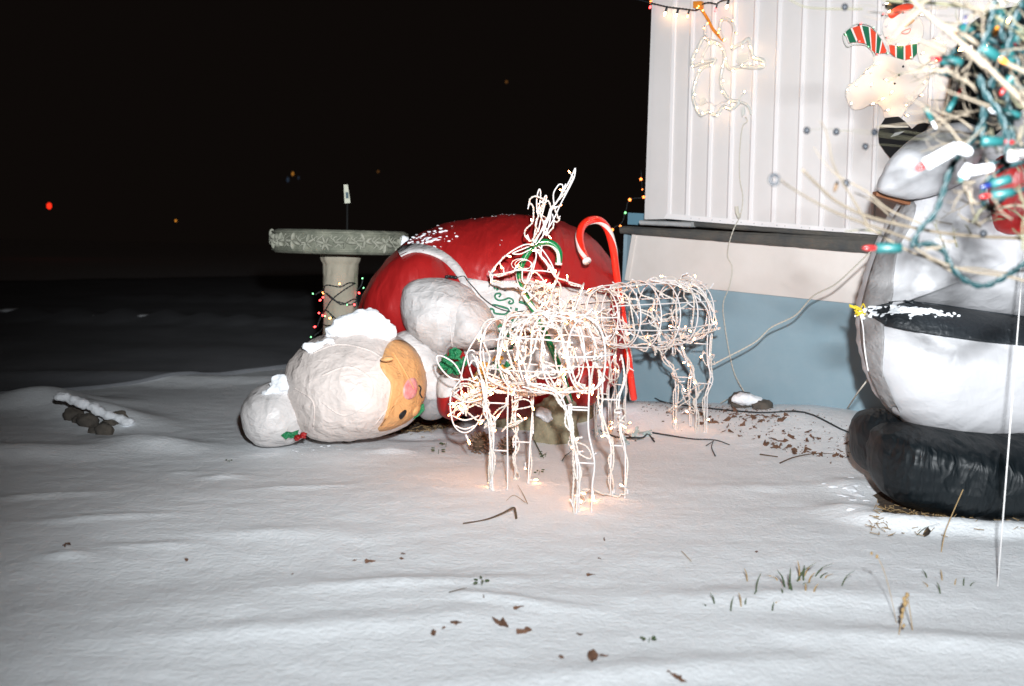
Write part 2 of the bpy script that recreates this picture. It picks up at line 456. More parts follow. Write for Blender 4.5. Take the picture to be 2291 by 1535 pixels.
def meld(mb, vox, amp=.006):
    o = bpy.data.objects.new('tmp', mb.mesh('tmp')); C.objects.link(o)
    md = o.modifiers.new('r', 'REMESH'); md.mode = 'VOXEL'; md.voxel_size = vox
    sm_ = o.modifiers.new('s', 'SMOOTH'); sm_.iterations = 3; sm_.factor = .5
    dg = bpy.context.evaluated_depsgraph_get(); dg.update()
    me = bpy.data.meshes.new_from_object(o.evaluated_get(dg)); bpy.data.objects.remove(o)
    for v in me.vertices:
        v.co += Vector(v.normal) * amp * (1.6 * noise.noise(v.co * 18) + 1.0 * noise.noise(v.co * 45) + .5 * noise.noise(v.co * 110))
    me.update(); return Meshed(me)
def clump(pts, depth, r, seed=0, n=1):
    mb = clump0(pts, depth, r, seed, n); return meld(mb, .009)
def clump0(pts, depth, r, seed=0, n=1):
    mb = MB()
    for i, (x, y, rr) in enumerate(pts):
        p = P(x, y, depth); q = rr * depth / FPX
        ellipsoid(mb, p, (q * 1.25, q, q * .75), seg=22, ring=14, nz=.3, ns=1.5, seed=seed + i * 3.1)
    return mb

# =================================================================== GROUND
def ground():
    ys = [-3.0]
    y = .9
    ys += [-1.0, 0.2]
    while y < 8.5: ys.append(y); y += .014 + y * .0035
    while y < 140: ys.append(y); y += .03 + (y - 7.5) * .12
    N = 420; V = []; F = []
    for j, y in enumerate(ys):
        hw = max(y, 1.5) * .62 + .6
        for i in range(N + 1):
            t = i / N * 2 - 1
            x = t * hw
            if i < 6: x = -hw - (6 - i) ** 2 * (1 + y * .1)
            if i > N - 6: x = hw + (6 - (N - i)) ** 2 * (1 + y * .1)
            V.append((x, y, gz(x, y)))
    for j in range(len(ys) - 1):
        for i in range(N):
            a = j * (N + 1) + i; F.append((a, a + 1, a + N + 2, a + N + 1))
    o = MB().add(V, F).build('snowy_ground', 'snow'); tag(o, kind='structure')
ground()
def sheet(name, m, outline, up, jag=0, n=90, rings=10):
    o = densify(outline, n); cx = sum(p[0] for p in o) / n; cy = sum(p[1] for p in o) / n
    V = [G(cx, cy, up)]; F = []
    o = [(x + random.uniform(-jag, jag), y + random.uniform(-jag, jag) * .5) for x, y in o]
    for j in range(1, rings + 1):
        for k in range(n):
            g = G(cx + (o[k][0] - cx) * j / rings, cy + (o[k][1] - cy) * j / rings, up)
            if j == rings: g.z -= up + .01
            V.append(g)
    for k in range(n):
        k2 = (k + 1) % n; F.append((0, 1 + k, 1 + k2))
        for j in range(rings - 1): F.append((1 + j * n + k, 1 + (j + 1) * n + k, 1 + (j + 1) * n + k2, 1 + j * n + k2))
    return MB().add(V, F).build(name, m)
# darker swept drive beyond the lawn
def drive():
    V = []; F = []
    a = [flat(-500, 905), flat(0, 882), flat(330, 858), flat(600, 828), flat(760, 822), flat(1100, 800)]
    b = [flat(-900, 655), flat(-200, 640), flat(330, 630), flat(600, 625), flat(900, 620), flat(1300, 615)]
    nx, ny = 60, 40
    A = smooth_path(a, 40); B = smooth_path(b, 40)
    for i in range(len(A)):
        for j in range(ny + 1):
            p = A[i].lerp(B[i], (j / ny) ** 2); e = .02 + .006 * max(p.y - 7, 0)
            if j in (0, ny): e = -.03
            jag = .12 * noise.noise(Vector((p.x * 2, j, 3))) if j in (0, ny) else 0
            V.append((p.x, p.y + jag, gz(p.x, p.y + jag) + e))
    for i in range(len(A) - 1):
        for j in range(ny):
            q = i * (ny + 1) + j; F.append((q, q + ny + 1, q + ny + 2, q + 1))
    tag(MB().add(V, F).build('driveway', 'asphalt'), kind='structure')
drive()
tag(sheet('bare_soil_under_figure', 'dirt', [(1945, 1105), (1975, 1150), (2060, 1172), (2170, 1160), (2300, 1150), (2420, 1120), (2300, 1060), (2050, 1050)], .012, 7), kind='structure')
tag(sheet('bare_soil_strip', 'dirt', [(760, 990), (820, 975), (900, 968), (1010, 952), (1060, 930), (1000, 905), (880, 930), (780, 960)], .010, 5), kind='structure')

mb = MB()
for x0, x1, y, h in [(-60, 245, 712, 7), (258, 400, 718, 5), (150, 185, 682, 4), (530, 800, 690, 5), (540, 700, 678, 4), (380, 420, 745, 2), (1000, 1350, 700, 5)]:
    for k in range(int((x1 - x0) / 14)):
        g = G(x0 + k * 14 + random.uniform(-6, 6), y + random.uniform(-1.5, 1.5)); q = random.uniform(.5, 1.0) * h * g.y / FPX
        ellipsoid(mb, g, (.09 * g.y / 10 * random.uniform(.8, 2), .12, q), None, 10, 6, nz=.4, seed=k + x0)
tag(mb.build('snow_berm', 'snowlump'), kind='stuff')

# =================================================================== MOBILE HOME
home = thing('mobile_home', 'white ribbed mobile home wall with cream and blue skirting under a dark beam', 'mobile home', (WA.x, WA.y, 0))
rib_b = [1493, 1534, 1581, 1628, 1675, 1726, 1781, 1833, 1892, 1947, 2006, 2066, 2128, 2192, 2258, 2326, 2396, 2468, 2542]
def xat(xb, y):  # rib position at another picture height
    return xb + (485 - y) / 485.0 * (13 + (xb - 1493) * .011)
def ybot(x): return 479 + (x - 1493) * .0825
TOPY = -260
for i in range(len(rib_b) - 1):
    a, b = rib_b[i], rib_b[i + 1]
    mb = MB(); slab(mb, [W(xat(a, TOPY), TOPY), W(a + 1, ybot(a)), W(b - 1, ybot(b)), W(xat(b, TOPY), TOPY)], WN, .02)
    mb.build('siding_panel', 'siding', home, smooth=False)
for a in rib_b:
    mb = MB(); yb = ybot(a)
    r0, r1, r2, r3 = 0, 3, 9, 12
    T = [W(xat(a, TOPY) + r - 3, TOPY, o) for r, o in ((r0, .001), (r1, .011), (r2, .011), (r3, .001))]
    B = [W(a + r - 3, yb, o) for r, o in ((r0, .001), (r1, .011), (r2, .011), (r3, .001))]
    mb.add(T + B, [(0, 4, 5, 1), (1, 5, 6, 2), (2, 6, 7, 3)])
    mb.build('siding_rib', 'rib', home, smooth=False)
mb = MB(); slab(mb, [W(1467 + .035 * 260, TOPY, .012), W(1450, 491, .012), W(1491, 490, .012), W(xat(1491, TOPY), TOPY, .012)], WN, .03)
mb.build('corner_trim', 'siding', home, smooth=False)
mb = MB(); slab(mb, [W(1491, 478, .022), W(1485, 489, .022), W(2560, 578, .022), W(2560, 566, .022)], WN, .04)
mb.build('bottom_trim', 'rib', home, smooth=False)
# side of the home going away
p0 = W(1450, 491, -.01); p1 = W(1467 + .035 * 260, TOPY, -.01); bk = -WN * 4.5
mb = MB(); slab(mb, [p0, p1, p1 + bk, p0 + bk], Vector((-WD.x, -WD.y, 0)), -.03); mb.build('side_wall', 'siding', home, smooth=False)
# beam: an uneven weathered timber
def beam_part(name, m, top, bot, off, th, nseg=60, jag=.004):
    V = []; F = []
    n = nseg
    for i in range(n + 1):
        t = i / n
        x = top[0][0] + (top[-1][0] - top[0][0]) * t; yt = top[0][1] + (top[-1][1] - top[0][1]) * t
        xb = bot[0][0] + (bot[-1][0] - bot[0][0]) * t; yb = bot[0][1] + (bot[-1][1] - bot[0][1]) * t
        e = jag * noise.noise(Vector((i * .5, off * 99, 0)));  e2 = jag * noise.noise(Vector((i * .6, 7 + off * 99, 0)))
        a = W(x, yt, off); b = W(xb, yb, off); a.z += e; b.z += e2
        mid = a.lerp(b, .45) + WN * .012
        V += [a - WN * th, a, a.lerp(mid, .5) + WN * .008, mid, mid.lerp(b, .6) + WN * .004, b, b - WN * th]
    for i in range(n):
        for k in range(6): F.append((i * 7 + k, i * 7 + k + 7, i * 7 + k + 8, i * 7 + k + 1))
    F.append(tuple(range(7))); F.append(tuple(n * 7 + k for k in range(7))[::-1])
    return MB().add(V, F).build(name, m, home, smooth=False)
beam_part('dark_beam', 'beam', [(1388, 506), (2500, 560)], [(1388, 522), (2500, 612)], .05, .13)
beam_part('upper_beam', 'beam', [(1528, 494), (2500, 564)], [(1528, 505), (2500, 578)], .028, .05, jag=.002)
beam_part('grey_board', 'board', [(1432, 492), (1548, 497)], [(1432, 503), (1548, 508)], .065, .05, nseg=10, jag=.003)
mb = MB(); slab(mb, [W(1405, 476, -.25), W(1404, 502, -.25), W(1520, 508, -.25), W(1520, 482, -.25)], WN, .5); mb.build('blue_end_board', 'bluebox', home, smooth=False)
# cream skirt and its edge strip, blue skirt
mb = MB(); slab(mb, [W(1424, 516, .0), W(1406, 628, .0), W(2560, 746, .0), W(2560, 590, .0)], WN, .03); mb.build('cream_skirt_panel', 'cream', home, smooth=False)
mb = MB(); slab(mb, [W(1415, 518, .012), W(1397, 627, .012), W(1405, 628, .012), W(1423, 518, .012)], WN, .05); mb.build('corner_strip', 'cream', home, smooth=False)
bl = [W(1400, 622, -.03), W(1385, 960, -.03), W(2560, 1060, -.03), W(2560, 740, -.03)]
mb = MB(); slab(mb, bl, WN, .03); mb.build('blue_skirt_panel', 'blue', home, smooth=False)
p0 = W(1387, 960, -.06); p1 = W(1404, 520, -.06)
mb = MB(); slab(mb, [p0, p1, p1 + bk, p0 + bk], Vector((-WD.x, -WD.y, 0)), -.03); mb.build('skirt_side', 'blue', home, smooth=False)
p0 = W(1467 + 9, TOPY, -.02); q0 = W(2540, TOPY, -.02)
mb = MB(); slab(mb, [p0, q0, q0 + bk, p0 + bk], Vector((0, 0, 1)), .05); mb.build('roof', 'siding', home, smooth=False)

# =================================================================== BIRD BATH
bbD = 6.7
bx = P(759, 720, bbD)
bath = thing('bird_bath', 'stone bird bath with carved flower rim on a pale pedestal behind the fallen figure', 'bird bath', (bx.x, bx.y, gz(bx.x, bx.y)))
tc = P(762, 541, bbD); Rb = 148 * bbD / FPX; Hb = 52 * bbD / FPX
def lathe(mb, prof, c, seg=64, fn=None):
    V = []; F = []
    for j, (r, z) in enumerate(prof):
        for k in range(seg):
            a = 2 * math.pi * k / seg; rr = r + (fn(a, j, z) if fn else 0)
            V.append((c.x + rr * math.cos(a), c.y + rr * math.sin(a), c.z + z))
    for j in range(len(prof) - 1):
        for k in range(seg):
            F.append((j * seg + k, j * seg + (k + 1) % seg, (j + 1) * seg + (k + 1) % seg, (j + 1) * seg + k))
    return mb.add(V, F)
h2 = Hb / 2
prof = [(.02, h2 * .2), (Rb * .8, h2 * .5), (Rb * .90, h2), (Rb * .94, h2 * .97), (Rb * .98, h2 * .85), (Rb, h2 * .60)]
prof += [(Rb * (1.0 - .02 * math.sin(t * math.pi)), h2 * (.60 - 1.2 * t)) for t in [i / 26 for i in range(27)]][1:]
prof += [(Rb * .985, -h2 * .85), (Rb * .95, -h2), (Rb * .3, -h2 * 1.02), (.02, -h2 * 1.02)]
lathe(MB(), prof, tc, 180, lambda a, j, z: .008 * noise.noise(Vector((math.cos(a) * 2, math.sin(a) * 2, z * 5))) + .002 * noise.noise(Vector((math.cos(a) * 30, math.sin(a) * 30, z * 80)))).build('bowl', 'stone', bath)
# carved flowers: raised petals around the rim
for fi in range(11):
    a0 = -math.pi / 2 + (fi - 5) * .28 + random.uniform(-.05, .05)
    mb = MB()
    big = 4 + fi % 3; cz0 = random.uniform(-.016, .014)
    for q in range(big + 1):
        an = 2 * math.pi * q / big + fi + random.uniform(-.35, .35)
        L = (.030 if q < big else .014) * (1 + .7 * random.random())
        cu = math.cos(an) * L * .75 / Rb; cz = math.sin(an) * L * .6 + cz0
        aa = a0 + cu
        base = Vector((tc.x + Rb * math.cos(aa), tc.y + Rb * math.sin(aa), tc.z + cz))
        rn = Vector((math.cos(aa), math.sin(aa), 0)); tt = Vector((-rn.y, rn.x, 0))
        d = (tt * math.cos(an) + Vector((0, 0, 1)) * math.sin(an)).normalized(); e = rn.cross(d).normalized()
        R3 = Matrix((d, e, rn)).transposed()
        ellipsoid(mb, base + rn * .002, (L * .72, L * .26, .020), R3, 10, 6)
    for q in range(3):
        a1 = a0 + .13 + q * .035; pts = []
        for s in range(7):
            aa = a1 + .05 * math.sin(s * .9 + q) ; pts.append(Vector((tc.x + (Rb + .004) * math.cos(aa), tc.y + (Rb + .004) * math.sin(aa), tc.z + (-.5 + s / 6) * h2 * 1.3 * (.6 + .3 * random.random()))))
        tube(mb, smooth_path(pts, 4), .0045, 6)
    mb.build('carved_flower', 'stone_carving', bath)
ring = MB()
for sgn in (1, -1):
    tube(ring, [Vector((tc.x + Rb * math.cos(a / 60 * 2 * math.pi), tc.y + Rb * math.sin(a / 60 * 2 * math.pi), tc.z + sgn * h2 * .74)) for a in range(60)], .007, 6, closed=True)
ring.build('rim_band', 'stone', bath)
pc = Vector((tc.x, tc.y, bath.location.z)); ph = tc.z - h2 - pc.z
rp = 39 * bbD / FPX
prof = [(rp * 2.0, -.03), (rp * 2.0, .04), (rp * 1.6, .09), (rp * 1.15, .15), (rp * .98, .22), (rp * .95, ph * .6), (rp * .97, ph * .85), (rp * 1.02, ph * .93), (rp * 1.12, ph * .955), (rp * 1.16, ph * .97), (rp * 1.13, ph * .999), (.01, ph)]
pr2 = []
for (r0, z0), (r1, z1) in zip(prof, prof[1:]):
    for s in range(6): pr2.append((r0 + (r1 - r0) * s / 6, z0 + (z1 - z0) * s / 6))
pr2.append(prof[-1])
lathe(MB(), pr2, pc, 72, lambda a, j, z: .007 * noise.noise(Vector((math.cos(a) * 3, math.sin(a) * 3, z * 9))) + .003 * noise.noise(Vector((math.cos(a) * 12, math.sin(a) * 12, z * 40)))).build('pedestal', 'stone_light', bath)
tag(clump([(897, 548, 16), (903, 535, 9), (890, 562, 9)], bbD - .12, 1, 3).build('snow_clump', 'snowlump'), 'small snow clump stuck to the end of the bird bath rim', 'snow', kind='stuff')

# bulb prototypes -----------------------------------------------------
def bulb_mesh(name, sock, glass, sl=.022, sr=.0042, gl=.010, gr=.0034):
    mb = MB(); tube(mb, [Vector((0, 0, 0)), Vector((0, 0, sl * .2)), Vector((0, 0, sl))], sr, 8); nf = len(mb.f)
    ellipsoid(mb, (0, 0, sl + gl * .8), (gr, gr, gl), None, 8, 6)
    me = mb.mesh(name); me.materials.append(M[sock]); me.materials.append(M[glass])
    for i, p in enumerate(me.polygons): p.material_index = 0 if i < nf else 1; p.use_smooth = True
    return me
BM = dict(warm=bulb_mesh('mini_light', 'socket', 'warm'), warmw=bulb_mesh('mini_light', 'socket', 'warmwhite'),
          off=bulb_mesh('mini_light', 'socket', 'whiteglass'),
          amber=bulb_mesh('mini_light', 'blackwire', 'amber', .018, .004, .009, .005), red=bulb_mesh('mini_light', 'blackwire', 'redb', .018, .004, .009, .005),
          green=bulb_mesh('mini_light', 'blackwire', 'greenb', .018, .0035, .007, .0035), bw=bulb_mesh('mini_light', 'blackwire', 'warmwhite', .02, .005, .010, .004))
def bulb(kind, p, d, parent, s=1.0, name='mini_light'):
    o = bpy.data.objects.new(name, BM[kind]); C.objects.link(o)
    q = Vector(d).to_track_quat('Z', 'Y')
    o.parent = parent; o.location = Vector(p) - Vector(parent.location); o.rotation_mode = 'QUATERNION'; o.rotation_quaternion = q; o.scale = (s, s, s)
    return o
def rdir(z=0): return Vector((random.uniform(-1, 1), random.uniform(-1, 1), random.uniform(-1, 1) + z)).normalized()

# lights around the pedestal
ls = thing('light_string', 'dark wired string of coloured mini lights wound round the bird bath pedestal', 'string lights', (pc.x, pc.y, pc.z))
mb = MB()
def ped(px, py, o=.008):
    x = (px - 762) / 39.0
    p = P(px, py, bbD)
    xx = max(-.999, min(.999, x))
    return Vector((p.x, pc.y - rp * math.sqrt(1 - xx * xx) - o, p.z)) if abs(x) <= 1 else Vector((p.x, pc.y - .01, p.z))
strs = [[(728, 655), (735, 637), (768, 640), (785, 632), (798, 633)], [(722, 648), (745, 660), (768, 678), (782, 675), (795, 668), (802, 672)], [(798, 633), (775, 648), (750, 668), (735, 690), (722, 705)],
        [(722, 700), (735, 692), (750, 703), (765, 715)], [(722, 722), (735, 726), (750, 724), (762, 720)], [(722, 650), (712, 655), (705, 660)], [(800, 650), (808, 640), (812, 625)], [(725, 648), (752, 668), (775, 676), (790, 680), (800, 672), (799, 662)],
        [(726, 732), (715, 742), (702, 752)], [(722, 700), (712, 725), (712, 732)]]
for s in strs: twisted(mb, smooth_path([ped(*q) for q in s], 6), .0028, .05)
mb.build('cable', 'blackwire', ls)
for px, py, k in [(766, 632, 'amber'), (721, 652, 'amber'), (729, 664, 'red'), (724, 668, 'red'), (802, 652, 'red'), (797, 685, 'red'), (752, 707, 'amber'), (715, 701, 'red'), (725, 708, 'red'), (711, 730, 'red'),
                  (815, 620, 'green'), (811, 647, 'green'), (782, 676, 'green'), (730, 708, 'green'), (703, 660, 'green'), (699, 752, 'green')]:
    bulb(k, ped(px, py, .012), Vector((random.uniform(-.6, .6), -1, random.uniform(-.3, .6))), ls, 1.3)

# =================================================================== FALLEN INFLATABLE FIGURE
g0 = G(1050, 950)
fig = thing('inflatable_figure', 'fallen inflatable old lady in a red dress and white apron lying face down in snow', 'inflatable', (g0.x, g0.y, 0))
FD = 6.15
dress = inflate([(803, 700), (815, 655), (845, 605), (885, 560), (930, 527), (1000, 499), (1080, 486), (1160, 480), (1235, 490), (1300, 515), (1352, 560), (1383, 610), (1398, 680), (1400, 760), (1385, 840), (1340, 885), (1250, 915), (1150, 935), (1050, 930), (980, 900), (900, 850), (830, 790)],
                FD, .62, .6, centre=(1110, 700), wr=.05, folds=9, n=120, rings=22, seed=2).build('dress', 'red_fab', fig)
shoulder = inflate([(812, 690), (830, 635), (865, 592), (915, 562), (965, 565), (1010, 600), (1040, 650), (1040, 720), (1005, 770), (940, 780), (880, 765), (830, 730)], FD - .42, .27, .3, wr=.03, folds=7, seed=8).build('shoulder', 'red_fab', fig)
hdr = host(dress, shoulder)
ribbon(hdr, [(862, 590), (888, 570), (925, 556), (965, 562), (1000, 580), (1028, 610), (1045, 645), (1052, 670)], 19, .012).build('apron_strap', 'apron', fig)
apr = patch(hdr, [(1035, 628), (1090, 630), (1160, 628), (1240, 640), (1310, 650), (1362, 665), (1362, 700), (1375, 760), (1340, 830), (1300, 860), (1230, 840), (1150, 858), (1080, 830), (1040, 790), (1020, 700)], .012, 72, 14).build('apron', 'apron', fig)
aph = host(apr)
ribbon(hdr, [(1215, 640), (1250, 690), (1262, 740), (1300, 770)], 5, .02).build('apron_fold', 'sleeve', fig)
def letter(strokes, w=6):
    mb = MB()
    for s in strokes: ribbon(aph, s, w, .006, .006, mb)
    if mb.v: mb.build('letter', 'green_ink', fig)
letter([[(1113, 763), (1106, 771), (1112, 780), (1126, 784), (1141, 782), (1149, 773), (1143, 766)]], 5.5)   # C
letter([[(1092, 752), (1110, 753), (1130, 752), (1150, 750)]], 5.5)   # l
letter([[(1119, 728), (1112, 735), (1120, 744), (1138, 744), (1147, 734), (1138, 728), (1120, 729)], [(1117, 727), (1135, 726), (1151, 723)]], 5)   # a
letter([[(1096, 697), (1098, 691), (1104, 693), (1106, 700), (1112, 702), (1130, 703), (1138, 695), (1136, 690)], [(1101, 683), (1110, 683), (1125, 687), (1141, 692), (1142, 687)]], 4.5)   # u
letter([[(1116, 665), (1120, 660), (1117, 657), (1109, 659), (1108, 666), (1115, 672), (1127, 671), (1138, 667), (1147, 671), (1148, 677), (1142, 680), (1138, 677), (1142, 673)]], 4)   # s
letter([[(1105, 646), (1108, 644)], [(1111, 646), (1114, 650)]], 5)   # '
letter([[(1156, 689), (1153, 703)]], 6); letter([[(1172, 697), (1169, 710)]], 6); letter([[(1144, 715), (1152, 719), (1168, 719), (1180, 716)]], 6)
letter([[(1161, 675), (1175, 679), (1187, 684)]], 6); letter([[(1184, 750), (1190, 747), (1193, 753), (1187, 756)]], 5); letter([[(1206, 752), (1212, 750), (1214, 756)]], 5)
for o_ in ([(1096, 718), (1118, 716), (1140, 722), (1138, 732), (1100, 731)], [(1105, 745), (1160, 742), (1215, 748), (1213, 757), (1150, 758), (1105, 756)]):
    patch(aph, o_, .003, 24, 3, skirt=.004).build('cookie_print', 'brownp', fig)
patch(aph, [(1094, 768), (1104, 766), (1106, 780), (1098, 786)], .004, 12, 2, skirt=.003).build('cookie_print', 'black', fig)
# puff sleeve, forearm
sl = inflate([(900, 655), (915, 632), (950, 622), (1000, 624), (1045, 640), (1070, 668), (1082, 720), (1050, 765), (1010, 780), (1000, 795), (985, 795), (940, 765), (912, 740), (897, 700)], FD - .70, .24, .2, wr=.035, folds=9, seed=11, n=80).build('puff_sleeve', 'sleeve', fig)
sl2 = inflate([(1010, 650), (1060, 660), (1095, 690), (1115, 740), (1112, 775), (1060, 780), (1010, 776), (1005, 740), (1000, 690)], FD - .74, .20, .2, wr=.03, folds=7, seed=15).build('sleeve_cuff', 'sleeve', fig)
tube(MB(), smooth_path([P(1003, 700, FD - .9), P(1008, 740, FD - .93), P(1012, 776, FD - .9)], 5), .003, 6).build('sleeve_seam', 'white_fab', fig)
# collar ruff and neck
inflate([(880, 760), (905, 740), (950, 755), (985, 790), (1005, 830), (1008, 870), (990, 905), (960, 900), (940, 840), (905, 800)], FD - .7, .16, .2, wr=.02, folds=10, seed=5).build('collar', 'white_fab', fig)
# lower apron edge / skirt and hands
mitt = inflate([(978, 855), (990, 838), (1012, 835), (1040, 850), (1045, 905), (1025, 938), (1000, 936), (980, 915)], FD - .82, .12, .14, wr=.01, seed=21).build('red_mitten', 'red_fab', fig)
mt = host(mitt)
patch(mt, [(979, 850), (992, 838), (1015, 838), (1030, 850), (1020, 880), (995, 890), (978, 885)], .006, 30, 5).build('mitten_cuff', 'white_fab', fig)
inflate([(930, 900), (960, 872), (1000, 870), (1010, 905), (985, 935), (945, 935)], FD - .7, .12, .14, wr=.02, seed=23).build('lower_sleeve', 'grey_fab', fig)
inflate([(1255, 850), (1290, 800), (1330, 800), (1345, 850), (1330, 900), (1290, 905)], FD - .35, .2, .14, wr=.02, seed=25).build('foot', 'red_fab', fig)
# head
HD = 5.30
hair = inflate([(640, 835), (655, 800), (690, 765), (735, 745), (790, 735), (850, 740), (900, 760), (940, 800), (952, 850), (948, 900), (925, 940), (880, 965), (820, 978), (750, 984), (700, 975), (668, 945), (650, 900)], HD, .42, .42, centre=(800, 860), wr=.03, folds=13, seed=31, n=120, rings=20).build('hair', 'head_fab', fig)
hh = host(hair)
face = patch(hh, [(868, 770), (895, 762), (925, 780), (948, 815), (953, 860), (945, 900), (920, 935), (880, 957), (845, 962), (858, 940), (868, 905), (874, 860), (862, 840), (850, 818), (856, 798)], .010, 72, 10, centre=(905, 865)).build('face', 'skin_fab', fig)
fh = host(face, hair)
patch(fh, [(912, 850), (926, 846), (933, 860), (930, 882), (918, 893), (905, 890), (902, 870)], .006, 28, 4).build('cheek', 'pink', fig)
patch(fh, [(893, 928), (905, 917), (909, 920), (904, 931), (895, 938)], .006, 18, 3).build('eye', 'black', fig)
ribbon(fh, [(936, 862), (941, 868), (939, 880), (944, 890)], 2.2, .006).build('smile_line', 'black', fig)
inflate([(852, 802), (866, 797), (880, 800), (878, 806), (864, 809), (853, 807)], HD - .40, .02, .03).build('ear', 'skin_fab', fig)
inflate([(916, 915), (928, 900), (938, 903), (940, 917), (930, 930), (918, 930)], HD - .12, .06, .1).build('nose', 'skin_fab', fig)
ribbon(fh, [(880, 790), (905, 830), (925, 870)], 2, .006).build('face_seam', 'skin_fab', fig)
bun = inflate([(543, 920), (550, 895), (570, 870), (600, 855), (640, 850), (680, 865), (700, 900), (700, 950), (670, 985), (620, 997), (580, 992), (555, 965)], HD - .02, .27, .26, wr=.022, folds=10, seed=41, n=80).build('hair_bun', 'white_fab', fig)
# seams in the hair
for s in ([(700, 790), (760, 770), (840, 790), (880, 840), (874, 900), (840, 950)], [(720, 840), (780, 820), (830, 850), (825, 900), (770, 930), (720, 900)], [(660, 870), (700, 900), (700, 960)]):
    ribbon(hh, s, 2.5, .003, .004).build('hair_seam', 'head_fab', fig)
def scrap(px, py, r, m, name, parent, depth, seed, k=7):
    mb = MB(); c = P(px, py, depth)
    for i in range(k):
        q = c + Vector((random.uniform(-1, 1), random.uniform(-.4, .4), random.uniform(-1, 1) * .8)) * r * .6
        ellipsoid(mb, q, (r * .55, r * .2, r * .4), Matrix.Rotation(random.uniform(0, 3), 3, rdir()), 9, 6, nz=.5, ns=2, seed=seed + i)
    return mb.build(name, m, parent)
def leafshape(pts, depth, m, name, parent, th=.012):
    V = [P(x, y, depth + random.uniform(-.01, .01)) for x, y in pts]
    mb = MB(); slab(mb, V, Vector((0, -1, 0)), th); return mb.build(name, m, parent, smooth=False)
leafshape([(628, 974), (640, 966), (652, 968), (668, 962), (664, 976), (652, 981), (645, 979), (640, 984)], HD - .28, 'green_fab', 'holly_leaf', fig)
scrap(671, 977, .032, 'red_fab', 'holly_berry', fig, HD - .28, 3, 6)
leafshape([(905, 935), (925, 925), (940, 905), (948, 903), (950, 918), (935, 932), (918, 942)], HD - .1, 'green_fab', 'holly_leaf', fig)
for (x, y) in [(1005, 800), (1022, 795), (1035, 808), (1000, 822), (1015, 830)]:
    scrap(x, y, .045, 'green_fab', 'holly_leaf', fig, 5.0, x, 5)
for (x, y) in [(1112, 820), (1128, 840), (1140, 815)]:
    scrap(x, y, .035, 'green_fab', 'holly_leaf', fig, 5.05, x, 5)
# cookies held in the hands
tray = thing('cookie_plate', 'yellow and red cloth cookies held by the fallen figure behind the grazing deer', 'cookies', P(1070, 880, 5.1))
for x, y, r, m in [(1060, 870, .075, 'paleyellow'), (1075, 850, .05, 'paleyellow'), (1085, 825, .045, 'gold'), (1112, 805, .03, 'gold'), (1127, 828, .035, 'gold'), (1050, 900, .045, 'paleyellow'), (1095, 850, .04, 'brownp'), (1045, 905, .03, 'red_fab')]:
    scrap(x, y, r, m, 'cookie', tray, 5.05, x, 6)
# striped tube under the apron
mb = MB(); sh = [P(1160, 852, 5.1), P(1230, 845, 5.12), P(1290, 855, 5.15), P(1330, 880, 5.2)]
# snow on the figure
for i, (pts, d, lab) in enumerate([
    ([(748, 740, 16), (765, 722, 18), (790, 715, 20), (815, 705, 20), (832, 702, 14), (800, 735, 22), (835, 740, 24), (862, 752, 18), (770, 745, 18), (850, 720, 14), (870, 735, 14), (840, 728, 12)], HD - .12, 'thick snow heaped on top of the white hair beside the pedestal'),
    ([(690, 775, 12), (700, 785, 12), (715, 768, 9), (735, 762, 9)], HD - .22, 'thin patch of snow on the side of the white hair'),
    ([(618, 852, 9), (632, 848, 12), (640, 862, 18), (615, 872, 15), (600, 880, 12), (650, 872, 14), (628, 842, 7)], HD - .18, 'snow lying on the hair bun')]):
    q = []
    for (x, y, rr) in pts:
        q.append((x, y, rr))
        for _ in range(4): q.append((x + random.gauss(0, rr * .8), y + random.gauss(2, rr * .45), rr * random.uniform(.3, .6)))
    mb = clump(q, d, 1, i * 7)
    tag(mb.build('snow_clump', 'snowlump'), lab, 'snow', kind='stuff')
mb = MB()
for i in range(110):
    x = random.gauss(955, 30); y = 532 + (x - 960) * -.15 + random.gauss(0, 10)
    if i > 100: x, y = random.uniform(1090, 1200), random.uniform(535, 560)
    q = on(hdr, x, y, .002)
    if q: s = random.uniform(.002, .010) * (1 if i < 101 else .5); ellipsoid(mb, q, (s * 1.6, s, s * .7), None, 8, 5, nz=.5, seed=i)
for i in range(34):
    x = random.uniform(930, 1200); y = 540 - (x - 880) * .28 + (x - 880) ** 2 * .00045 - 3
    for yy in range(int(y) - 30, int(y) + 40, 2):
        q = on(hdr, x, yy, .001)
        if q: s = random.uniform(.002, .005); ellipsoid(mb, q, (s * 2.6, s, s * .7), None, 7, 4, nz=.4, seed=i); break
mb = meld(mb, .0045, .001)
tag(mb.build('snow_specks', 'snowlump'), 'snow flecks stuck on the back of the red dress', 'snow', kind='stuff')
# tether clip and black cord on the sleeve
cl = thing('sleeve_cord', 'thin black cord with a clip running across the white sleeve', 'cord', P(1010, 622, 4.95))
mb = MB(); pts = []
hs = host(sl, sl2, apr, dress)
for x, y in [(1002, 623), (1020, 624), (1038, 620), (1046, 630), (1062, 648), (1080, 668), (1105, 685), (1135, 696), (1165, 697), (1185, 690)]:
    q = on(hs, x, y, .02); pts.append(q)
tube(mb, smooth_path(pts, 5), .0028, 6); mb.build('cord', 'blackwire', cl)
mb = MB(); tube(mb, smooth_path([on(hs, 998, 624, .02), on(hs, 1008, 621, .03), on(hs, 1022, 624, .02)], 4), .009, 8); mb.build('clip', 'blackwire', cl)

